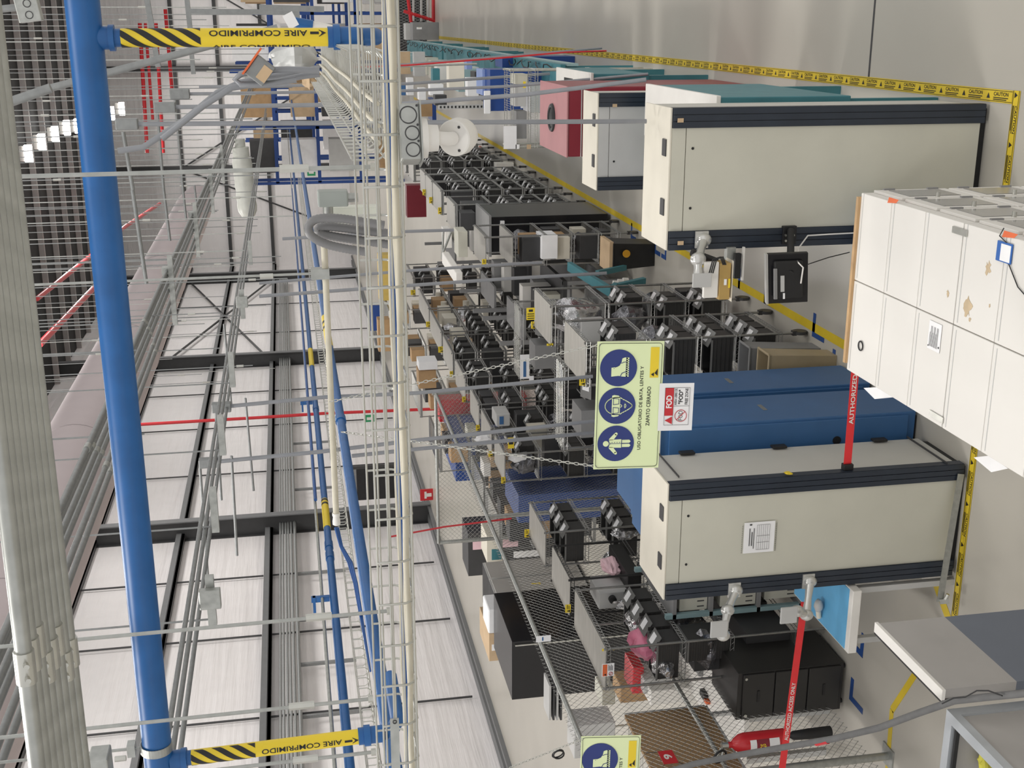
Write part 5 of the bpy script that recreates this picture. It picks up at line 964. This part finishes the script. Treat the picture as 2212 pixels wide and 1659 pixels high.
for i in range(12):
    a0, a1 = -.2 + 1.0 * i / 12, -.2 + 1.0 * (i + 1) / 12; mb.add([cylpt(c, .0794, a, z) for a, z in ((a0, .90), (a1, .90), (a1, 1.0), (a0, 1.0))], [(0, 1, 2, 3)])
mb.build('label_panel', maroon, t, True); mb = MB(); vs, fs = text_geo('PQS', .02)
mb.add([cylpt(c, .080, .05 + (a - .5) * .62, .925 + b * .05) for a, b in vs], fs); mb.build('lettering', yel, t)
a, b = PX(1413, 1618, FX + .035), PX(1468, 1645, FX + .035); ya, yb_, zt, zb = PX(1428, 1622, FX + .035).y, PX(1452, 1648, FX + .035).y, PX(1425, 1632, FX + .035).z, PX(1458, 1632, FX + .035).z
t = thing('number_plate', 'red plate with a white figure nine tied on the chain fence', 'sign', (FX + .03, (ya + yb_) / 2, zb)); MB().box(FX + .03, yb_, zb, FX + .034, ya, zt).build('plate', red, t); mb = MB(); add_text(mb, '9', (FX + .035, yb_ + (ya - yb_) * .3, zb + (zt - zb) * .22), (0, 1, 0), (0, 0, 1), (ya - yb_) * .4, (zt - zb) * .56, .03); mb.build('lettering', white, t)
mb = MB(); mb.tube([(FX + .034, ya - .01, zt - .01), (FX + .01, ya + .03, zt + .08)], .0025, 6).tube([(FX + .034, yb_ + .01, zb + .01), (FX + .01, yb_ - .03, zb - .08)], .0025, 6).build('zip_tie', blk, t)
# ---------------------------------------------------------------- things placed by where they stand: front face at distance Y, given depth
def pbox(name, label, cat, m, x0, y0, x1, y1, Y, d, parts=(), floor=False, bevel=.004, group=None):
    a, b = PY(x0, y1, Y), PY(x1, y0, Y); xa, xb, za, zb = a.x, b.x, b.z, a.z
    if floor: za = 0
    if not parts: return boxthing(name, label, cat, m, (xa, Y, za, xb, Y + d, zb), group, bevel)
    t = thing(name, label, cat, ((xa + xb) / 2, Y + d / 2, za), group); MB().box(xa, Y, za, xb, Y + d, zb).build('body', m, t, False, bevel)
    w, h = xb - xa, zb - za
    for (pn, pm, u0, v0, u1, v1, th) in parts: MB().box(xa + w * u0, Y - th, zb - h * v1, xa + w * u1, Y + .002, zb - h * v0).build(pn, pm, t)
    return t
# machines along the open aisle
def aisle_machine(label, x0, x1, y0, y1, z, body, top, extra=None):
    t = thing('bench_machine', label, 'machine', ((x0 + x1) / 2, (y0 + y1) / 2, 0)); MB().box(x0, y0, .62, x1, y1, z - .03).build('body', body, t, False, .006); MB().box(x0 - .01, y0 - .01, z - .03, x1 + .01, y1, z).build('top', top, t, False, .004)
    [MB().box(xx - .03, yy - .03, 0, xx + .03, yy + .03, .62).build('leg', teal, t) for xx in (x0 + .05, x1 - .05) for yy in (y0 + .05, y1 - .05)]; MB().box(x1 - .25, y0 + .05, .40, x1 - .05, y1 - .05, .46).build('lower_rail', tealp, t); return t
aisle_machine('white topped teal machine right behind the big beige cabinet at the caution tape', -.82, -.46, 7.32, 8.85, 1.53, teal, white)
t = aisle_machine('second white topped teal machine beyond the maroon cabinet at the caution tape', -.95, -.50, 11.75, 13.3, 1.22, teal, white); MB().box(-.72, 12.5, 1.22, -.58, 12.9, 1.222).build('opening', blk, t)
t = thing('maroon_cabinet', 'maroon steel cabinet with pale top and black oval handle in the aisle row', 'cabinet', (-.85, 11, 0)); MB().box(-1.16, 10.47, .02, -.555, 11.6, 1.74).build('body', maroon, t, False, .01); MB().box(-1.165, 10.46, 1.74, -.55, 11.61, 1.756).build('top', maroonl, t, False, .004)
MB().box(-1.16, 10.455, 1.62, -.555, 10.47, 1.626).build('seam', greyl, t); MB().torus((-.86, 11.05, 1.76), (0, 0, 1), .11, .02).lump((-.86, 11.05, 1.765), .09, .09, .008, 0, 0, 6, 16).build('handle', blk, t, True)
single('stool_seat', 'black rounded stool seat half hidden behind the third navy-edged cabinet', 'stool', MB().lathe((-1.32, 10.2, .0), (0, 0, 1), [(0, .03), (.62, .03), (.63, .15), (.68, .16), (.71, .12)], 18), blk, None, True)
a, b = PY(1085, 320, 13.7), PY(1085, 150, 13.7); z1, z2 = PY(1098, 235, 13.8).z, PY(1150, 235, 13.8).z
rack('chrome rack beside the maroon cabinet', 'bright chrome wire rack with white card between maroon cabinet and blue cabinet', a.x, b.x, 13.65, 14.05, (z1, z2, z2 - .34, z2 - .68), ('', '', ''), sheet=(), wheels=False, m=chrome)
for i, (x0, y0, x1, y1, m, lab) in enumerate(((1088, 272, 1116, 322, paper, 'white card with blue stripe hanging on the chrome rack'), (1114, 312, 1122, 322, paper, 'small white tag on the chrome rack edge'), (1138, 312, 1147, 322, cardl, 'small yellow tag on the chrome rack edge'), (1130, 176, 1136, 190, yel, 'yellow strip on the chrome rack near its upper end'))): pbox('card', lab, 'card', m, x0, y0, x1, y1, 13.62, .004, (), False, 0)
for i, (x0, y0, x1, y1, m) in enumerate(((1112, 185, 1136, 230, greyl), (1112, 160, 1140, 182, beige), (1115, 240, 1138, 300, greym))): pbox('equipment_box', ('grey instrument on the chrome rack middle', 'beige folded sheets on the chrome rack end', 'grey carton on the chrome rack by the card')[i], 'instrument', m, x0, y0, x1, y1, 13.7, .3)
pbox('blue_cabinet', 'royal blue cabinet with pale top beyond the chrome rack', 'cabinet', royal, 1059, 150, 1128, 240, 15.5, .55, (('label', paper, .06, .25, .16, .38, .004),), True)
pbox('cloth', 'white cloth hanging over the corner of the royal blue cabinet', 'cloth', paper, 1046, 196, 1060, 246, 15.4, .03, (), False, .01)
pbox('blue_cabinet', 'royal blue cabinet standing farther along under the red cable', 'cabinet', royal, 1085, 122, 1165, 146, 17.5, .6, (('rail', beiget, .1, .25, .2, .95, .02),), True)
pbox('periwinkle_case', 'pale violet blue case with slots under the red cable', 'case', periw, 1042, 150, 1058, 206, 15.9, .5)
for i in range(5):
    y = 14.4 + i * 3.7; t = thing('teal_bench', f'teal steel bench along the caution tape, {ORD[i]} beyond the white topped machines', 'bench', (-.8, y + 1.6, 0), 'teal benches along the aisle')
    MB().box(-1.15, y, .86, -.5, y + 3.4, .92).build('top', teal, t); MB().box(-.52, y, .70, -.49, y + 3.4, .84).build('apron', tealp, t)
    for x in (-1.1, -.55):
        for yy in (y + .1, y + 3.3): MB().box(x - .03, yy - .03, 0, x + .03, yy + .03, .86).build('leg', teal, t)
    for k in range(3):
        yy = y + .4 + k * 1.1; r_ = random.Random(i * 7 + k); pts = [(-.56 + .05 * math.sin(j * 1.1 + k), yy + j * .12, .93 + .06 * abs(math.sin(j * .8 + i + k))) for j in range(9)]
        single('cable', 'black cable looped on a teal bench beside the caution tape', 'cable', MB().tube(pts, .008, 6), blk, 'cables looped on the teal benches', True)
    for k in range(3):
        yy = y + .6 + k * .95; h = .25 + .12 * ((i + k) % 3); m = (greyl, beige, greyd, tealp, white)[(i * 2 + k) % 5]; cn = ('light grey', 'beige', 'dark grey', 'pale teal', 'white')[(i * 2 + k) % 5]
        boxthing('equipment_box', f'{cn} instrument, {ORD[k]} along the {ORD[i]} teal bench', 'instrument', m, (-1.1, yy, .92, -.75, yy + .45, .92 + h))
for i, (x0, y0, x1, y1, Y, m, lab) in enumerate(((970, 134, 1003, 194, 17, beiget, 'beige rounded terminal standing among the far benches'), (929, 182, 958, 206, 20, paper, 'white canister with a black figure among the far benches'), (905, 190, 920, 216, 22, paper, 'white notice with blue stripe, farther of two'), (880, 168, 893, 206, 24, paper, 'white notice with blue stripe, last toward the tray'), (1010, 168, 1034, 208, 18, paper, 'large white poster with blue mark by the blue cabinet'), (1008, 128, 1020, 150, 18.5, periw, 'pale blue panel above the poster'), (935, 148, 950, 180, 21, teal, 'teal cylinder panel among the far benches'), (866, 112, 886, 160, 26, cardl, 'cream carton at the end of the far benches'), (895, 112, 918, 165, 24, greyl, 'pale slotted crate among the far benches'), (940, 205, 965, 228, 19, greyd, 'dark crate under the white canister'))):
    pbox('bench_item', lab + ' in the aisle row', 'equipment', m, x0, y0, x1, y1, Y, .25)
t = thing('perforated_rail', 'grey perforated steel rail at the foot of the far benches', 'rail', PY(1000, 232, 18)); a, b = PY(948, 236, 18), PY(1044, 226, 18); MB().box(a.x, 18, b.z, b.x, 18.05, a.z).build('rail', greyl, t); mb = MB()
for k in range(12): z = b.z + (a.z - b.z) * (k + .5) / 12; mb.box(a.x + .015, 17.995, z - .012, a.x + .045, 18, z + .012)
mb.build('slot', blk, t)
pbox('carton', 'brown carton on a blue pallet on the floor past the benches', 'carton', card, 905, 218, 934, 252, 24, .6)
pbox('pallet', 'blue pallet carrying the brown carton past the benches', 'pallet', royal, 934, 214, 942, 262, 24, .7)
pbox('blue_bag', 'bright blue bag hanging under the wire tray by the benches', 'bag', blueC, 862, 180, 876, 206, 23, .2)
# grey cabinet, ladder and mesh screen at the end of the aisle
pbox('grey_cabinet', 'grey steel cabinet with posters at the far end of the open aisle', 'cabinet', greym, 892, 48, 942, 86, 33.2, .6, (('poster', paper, .6, .15, .72, .35, .01), ('poster', beiget, .68, .2, .72, .3, .012)), True)
pbox('grey_cabinet', 'second grey steel cabinet standing ajar beside the postered one', 'cabinet', greyl, 877, 50, 890, 86, 34, .6)
t = thing('ladder', 'tall red platform ladder at the far end of the open aisle', 'ladder', PY(940, 10, 34)); P = lambda x, y: PY(x, y, 34)
for a, b in (((860, -12), (944, -20)), ((872, 24), (942, 46)),): MB().tube([P(*a), P(*b)], .05, 6).build('rail', red, t)
MB().tube([P(936, -20), P(936, 44)], .05, 6).build('rail', red, t); MB().tube([P(880, -12), P(888, 48)], .05, 6).build('rail', red, t)
for x in (893, 910, 925): MB().tube([P(x, -16), P(x, 46)], .035, 6).build('rung', greyl, t)
t = thing('mesh_screen', 'dark wire mesh screen behind the ladder at the far end', 'screen', PY(940, 40, 36)); a, b = PY(862, 120, 36), PY(940, -40, 36); MB().box(a.x, 36.05, 0, b.x, 36.1, a.z).build('backing', greyd, t); mb = MB()
n = 26
for k in range(n): x = a.x + (b.x - a.x) * k / n; mb.tube([(x, 36, 0), (x + .4, 36, a.z)], .008, 4).tube([(x + .4, 36, 0), (x, 36, a.z)], .008, 4)
mb.build('wire_mesh', galvd, t)
# blue pallet racking far behind
grp = 'goods on the blue pallet racks'
for i in range(4):
    Y = 44 + i * 6; xa, xb = -5.6 + .2 * i, 2.2; t = thing('pallet_rack', f'blue pallet rack far down the hall, {ORD[i]} row from the benches', 'pallet rack', ((xa + xb) / 2, Y, 0)); n = 4
    for k in range(n + 1):
        x = xa + (xb - xa) * k / n; MB().box(x - .05, Y, 0, x + .05, Y + .1, 6).box(x - .05, Y + 1, 0, x + .05, Y + 1.1, 6).build('upright', royal, t)
        if k < n:
            for z in (1.5, 3.0, 4.5): MB().box(x, Y, z, x + (xb - xa) / n, Y + .06, z + .12).build('beam', royal, t)
    if i < 2:
        for k in range(n):
            for q, z in enumerate((0, 1.62, 3.12, 4.62)):
                x = xa + (xb - xa) * (k + .5) / n; m = (card, greyl, paper, greyd, cardl)[(i + k * 2 + q) % 5]; cn = ('brown', 'pale grey', 'white', 'dark', 'tan')[(i + k * 2 + q) % 5]
                boxthing('pallet_load', f'{cn} wrapped load, bay {ORD[k]}, level {ORD[q]} of the {ORD[i]} blue pallet rack', 'pallet load', m, (x - .6, Y + .12, z, x + .55, Y + .95, z + .85 + .2 * ((k + q) % 3)), grp, 0)
# ---------------------------------------------------------------- inside the chain fence
pbox('tool_chest', 'red tool chest on the floor beyond the fence corner', 'tool chest', red, 950, 862, 998, 912, 21, .6, (('drawer', red, .05, .1, .95, .3, .02), ('drawer', red, .05, .35, .95, .55, .02), ('drawer', red, .05, .6, .95, .9, .02)), True)
pbox('crate', 'large blue crate standing beyond the fence corner', 'crate', royal, 985, 950, 1060, 1040, 19.2, 1.5, (), True)
pbox('panel_board', 'narrow grey board leaning on the large blue crate', 'board', greyl, 1020, 945, 1050, 968, 19.1, .05)
pbox('crate', 'dark blue crate behind the third fence rack inside the fence', 'crate', royal, 1120, 1065, 1200, 1130, 12.9, .9, (), True)
for i, (x0, y0, x1, y1, m) in enumerate(((1000, 838, 1030, 852, white), (1030, 868, 1060, 905, greyl), (1085, 1000, 1110, 1035, card), (1060, 985, 1076, 1010, cardl), (1045, 1000, 1060, 1030, white), (1100, 1040, 1150, 1065, maroonl), (1010, 925, 1030, 945, beige))):
    pbox('fence_item', ('white bottle', 'grey carton', 'brown carton', 'tan carton', 'white carton', 'red carton', 'beige tray')[i] + ' standing on the shelves just inside the fence corner', 'goods', m, x0, y0, x1, y1, 17.6 if y0 < 960 else 15, .3)
for i, (y0, x0) in enumerate(((14.0, -6.6), (15.3, -6.6))):
    rack(f'{ORD[i]} rack inside the fence', f'wire rack inside the fence behind the mesh, {ORD[i]} from the drawer cabinet', x0, x0 + .45, y0, y0 + 1.1, (1.75, 1.3, .9, .5, .15), ('dkd', 'kbb', 'dsd', 'bdk'), sheet=(), wheels=False, fine=False)
# row of grey cabinets with dark tops
CX = -8.2; ys = [PX(x, y, CX).y for x, y in ((1042, 1213), (1055.6, 1250), (1070, 1287), (1085, 1324))]; zt = PX(1070, 1287, CX).z
ys.append(ys[-1] - (ys[-2] - ys[-1]) * 1.15)
for i in range(4):
    y1, y0 = ys[i] - .02, ys[i + 1] + .02
    t = thing('storage_cabinet', f'grey steel cabinet with yellow figures inside the fence, {ORD[3 - i]} from the black server cabinet', 'cabinet', (CX - .4, (y0 + y1) / 2, 0)); MB().box(CX - .85, y0, .05, CX - .012, y1, zt).build('body', greyl, t); MB().box(CX - .012, y0 + .015, .08, CX, y1 - .015, zt - .03).build('door', dust, t, False, .003)
    MB().box(CX - .7, y0, zt, CX - .02, y1, zt + .004).build('top_inset', blk, t); MB().box(CX - .8, y0 + .02, 0, CX - .05, y1 - .02, .05).build('base', blk, t)
    if i in (1, 2, 3): f = Face((CX + .001, (y0 + y1) / 2 + .0, zt * .62), (0, 1, 0), (0, 0, -1)); MB().box(CX, (y0 + y1) / 2 - .02, zt * .5, CX + .003, (y0 + y1) / 2 + .01, zt * .5 + .14).box(CX, (y0 + y1) / 2 - .05, zt * .5, CX + .003, (y0 + y1) / 2 - .02, zt * .5 + .03).build('lettering', yel, t)
a = PX(1050, 1437, CX - .4); t = thing('flat_carton', 'long flat brown carton standing on end on the grey cabinets inside the fence', 'carton', (CX - .5, a.y + 1.2, zt)); c0 = PZ(1052, 1400, zt + .25)
MB().box(c0.x - .22, c0.y, zt + .01, c0.x + .22, min(c0.y + 3.4, PZ(1024, 1257, zt + .3).y), zt + .22).build('box', cardl, t, False, .006); MB().box(c0.x - .05, c0.y - .004, zt + .08, c0.x + .05, c0.y, zt + .18).build('label', paper, t)
c1 = PZ(1058, 1340, zt + .4); boxthing('white_carton', 'crushed white carton lying on the long flat brown carton', 'carton', paper, (c1.x - .2, c1.y, zt + .225, c1.x + .15, c1.y + .45, zt + .42), None, .02)
pbox('black_case', 'dark case with pink papers standing on the shelf by the wall', 'case', greyd, 1012, 1150, 1050, 1245, 18.2, .7, (('paper_label', pinkl, .62, .05, .88, .55, .01), ('paper_label', pinkl, .1, .55, .3, .9, .01), ('paper_label', paper, .35, .5, .5, .85, .01)), True)
pbox('computer_case', 'beige computer case beside the dark case with pink papers', 'computer', beiget, 1052, 1156, 1086, 1216, 17.4, .6, (('front', teal, .1, .3, .5, .9, .01),))
pbox('server_cabinet', 'black steel server cabinet inside the fence below the grey cabinets', 'cabinet', blkg, 1106, 1378, 1200, 1512, 12.6, 1.3, (('handle', chrome, .93, .02, .95, .8, .02),), True)
a, b = PZ(1120, 1655, 1.6), PZ(1120, 1480, 1.6)
rack('white lit rack with framed panels', 'wire rack with upright framed panels near the second hanging sign', -8.3, -6.7, 9.6, 10.0, (1.6, 1.15, .7, .25), ('', '', ''), sheet=(), wheels=False, m=chrome)
for i in range(4): pbox('framed_sheet', f'thin framed panel standing upright on the chrome rack, {ORD[i]} of four', 'panel', (greyl, greyd, greyl, greyd)[i], 1186 + i * 8, 1482, 1191 + i * 8, 1556, 9.75, .25, (), False, 0, 'framed panels on the chrome rack')
single('cable_coil', 'coil of black cable hanging beside the second hanging sign', 'cable', MB().torus(PY(1207, 1630, 9.4), (.2, 1, 0), .05, .008).torus(PY(1205, 1628, 9.42), (.4, 1, .2), .055, .007), blk, None, True)
bX = FX - .16; A_, B_ = PX(1523, 1526, bX), PX(1350, 1546, bX); t = thing('brown_board', 'large brown board standing upright just inside the fence behind the number plate', 'board', (bX, A_.y - .8, A_.z)); MB().box(bX - .03, A_.y - 1.9, A_.z, bX, A_.y, B_.z).build('board', mat('board_brown', (.36, .23, .115), .75, 0, .06, 3), t); MB().box(bX - .035, A_.y - 1.9, A_.z - .02, bX + .004, A_.y + .005, A_.z).box(bX - .035, A_.y, A_.z, bX + .004, A_.y + .02, B_.z).build('trim', greyl, t)
for y in (A_.y - .1, A_.y - 1.7): MB().box(bX - .03, y - .02, 0, bX - .004, y + .02, A_.z - .02).build('leg', greyl, t)
zt_ = .78; t = thing('white_table', 'white topped table inside the fence beside the extinguisher', 'table', (-6, 8.6, 0)); P = [PZ(1500, 1402, zt_), PZ(1555, 1400, zt_), PZ(1558, 1590, zt_), PZ(1500, 1500, zt_)]
MB().box(-5.95, 8.0, zt_ - .04, -5.45, 10.3, zt_).build('top', white, t)
for x in (-5.9, -5.5):
    for y in (8.1, 10.2): MB().box(x - .025, y - .025, 0, x + .025, y + .025, zt_ - .04).build('leg', greyl, t)
for i, (x, y, m, lab, s) in enumerate(((1512, 1440, greym, 'grey adapter lying on the white table', .09), (1525, 1500, blk, 'black plier lying on the white table', .06), (1532, 1515, orange, 'small orange cap lying on the white table', .03))): q = PZ(x, y, zt_); boxthing('tool', lab, 'tool', m, (q.x - s / 2, q.y - s, zt_, q.x + s / 2, q.y + s, zt_ + .04))
for i, (x0, y0, x1, y1, Y, m, lab) in enumerate(((1340, 1478, 1400, 1520, 9.9, card, 'brown carton on the floor behind the fence mesh'), (1366, 1440, 1392, 1500, 9.5, red, 'red bag hanging behind the fence mesh'), (1405, 1490, 1440, 1525, 9.3, white, 'white and red carton behind the fence mesh'), (1390, 1462, 1452, 1500, 9.4, greyl, 'pale grey sheet folded behind the fence mesh'), (1300, 1490, 1330, 1525, 10.2, beige, 'beige carton behind the fence mesh'), (1240, 1560, 1330, 1640, 9.6, greyl, 'grey machine frame behind the second hanging sign'))): pbox('fence_goods', lab, 'goods', m, x0, y0, x1, y1, Y, .3, (), i in (0, 2), .01)
a, b = PX(1100, 1385, -6.0), None; q = PY(1147, 1381, 12); pbox('note_sheet', 'white note with blue scribble fixed on the fence top by the server cabinet', 'note', paper, 1158, 1372, 1190, 1388, 8.5, .004, (('lettering', blueC, .2, .4, .8, .5, .001),), False, 0)
# clutter on the left of the middle row, seen between tray and racks
pbox('fire_sign', 'red wall sign with white arrow above the far fence panel', 'sign', red, 908, 1056, 938, 1082, 36.9, .05, (('arrow', white, .2, .3, .8, .45, .02), ('arrow', white, .35, .45, .65, .8, .02)), False, 0)
pbox('exit_sign', 'green emergency exit sign on the white wall behind the wire tray', 'sign', green, 788, 896, 810, 912, 40, .05, (('arrow', white, .3, .2, .7, .8, .02),), False, 0)
pbox('exit_sign', 'green exit sign on the far wall above the second tray', 'sign', green, 664, 364, 681, 380, 60, .1, (('arrow', white, .3, .2, .7, .8, .02),), False, 0)
pbox('door_panel', 'tall dark doorway panel in the white wall behind the wire tray', 'door', blk, 762, 1008, 860, 1082, 37.2, .3, (('header', greym, .0, .0, 1, .1, .02),))
for i, (x0, y0, x1, y1, Y, m, lab) in enumerate(((995, 460, 1027, 496, 16.5, greyd, 'black and grey machine with curved front on a far rack'), (962, 498, 976, 536, 14.5, white, 'white upright case on the far bench'), (990, 500, 1010, 556, 14, beige, 'beige instrument under the lamp on the far bench'), (905, 780, 945, 800, 18.5, paper, 'white printed sheet hanging beyond the fence rack row'), (905, 800, 942, 840, 18.6, card, 'brown carton under the printed sheet'), (820, 550, 842, 650, 30, mat('amber_wrap', (.62, .45, .12), .6), 'yellow wrapped stack by the far wall'), (800, 660, 820, 715, 28, royal, 'dark blue drum beside the wall rack'), (818, 690, 842, 760, 27, card, 'brown carton by the wall behind the wire tray'), (880, 400, 920, 470, 26, maroon, 'red frame shelf beyond the racks'), (925, 330, 955, 372, 28, greym, 'grey cabinet seen under the white camera'), (1000, 330, 1060, 360, 27, greyd, 'dark folded partition at the end of the rack row'), (1040, 318, 1060, 350, 26, orange, 'orange box at the end of the rack row'), (1072, 352, 1110, 375, 22, white, 'white cart end in front of the far racks'), (1170, 508, 1205, 560, 14.0, paper, 'white paper folder on the aisle rack facing the bin'))):
    pbox('hall_item', lab, 'equipment', m, x0, y0, x1, y1, Y, .35)
t = thing('bench_lamp', 'white long bench lamp tilted between the far benches', 'lamp', PY(985, 570, 13.5)); a, b = PY(962, 556, 13.7), PY(992, 602, 12.9); MB().bar(a, b, .14, .08).build('housing', white, t, False, .01); MB().tube([a + Vector((.05, 0, .03)), PY(975, 500, 13.9), PY(958, 498, 13.9), PY(955, 560, 13.8)], .014, 8).build('arm', galv, t, True)
for i, (x0, x1, y0, y1, z) in enumerate(((-3.9, -3.1, 14.2, 15.6, .9), (-4.0, -3.2, 16.4, 17.8, .9), (-4.1, -3.3, 20.5, 22.5, .9))):
    t = thing('steel_bench', f'dark grey steel bench between the rack rows, {ORD[i]} behind the crossways racks', 'bench', ((x0 + x1) / 2, (y0 + y1) / 2, 0)); MB().box(x0, y0, z - .05, x1, y1, z).build('top', greyd, t); MB().box(x0 + .04, y0 + .04, .25, x1 - .04, y1 - .04, .28).build('lower_shelf', greym, t); MB().box(x0, y0 + .1, z + .45, x0 + .35, y1 - .1, z + .48).build('upper_shelf', greym, t)
    for x in (x0 + .03, x1 - .03):
        for y in (y0 + .03, y1 - .03): MB().box(x - .025, y - .025, 0, x + .025, y + .025, z + (.8 if x < x0 + .1 else 0)).build('leg', greym, t)
    for k in range(4):
        y = y0 + .15 + (y1 - y0 - .3) * k / 4; m, cn = ((beige, 'beige'), (greyd, 'dark'), (white, 'white'), (greym, 'grey'))[(i + k) % 4]; boxthing('equipment_box', f'{cn} instrument, {ORD[k]} along the {ORD[i]} dark steel bench', 'instrument', m, (x0 + .2, y, z, x0 + .6, y + .22, z + .18 + .1 * (k % 3)))
# girt-side wall shelf racks and dark structure along the wall
for i, y in enumerate((19, 22, 25.5, 29)):
    rack(f'{ORD[i]} wall rack', f'grey shelf rack standing near the white wall, {ORD[i]} beyond the fence corner', -7.4, -6.9, y, y + 1.6, (1.9, 1.4, .95, .5, .15), ('kdk', 'dkw', 'kkd', 'dkd'), sheet=(), wheels=False, fine=False)

# labels stay within sixteen words
for o in list(SC.objects):
    l = o.get('label')
    while l and len(l.replace(',', ' ').replace('-', '-').split()) > 16 and ' the ' in l: l = l.replace(' the ', ' ', 1)
    if l and l != o['label']: o['label'] = l
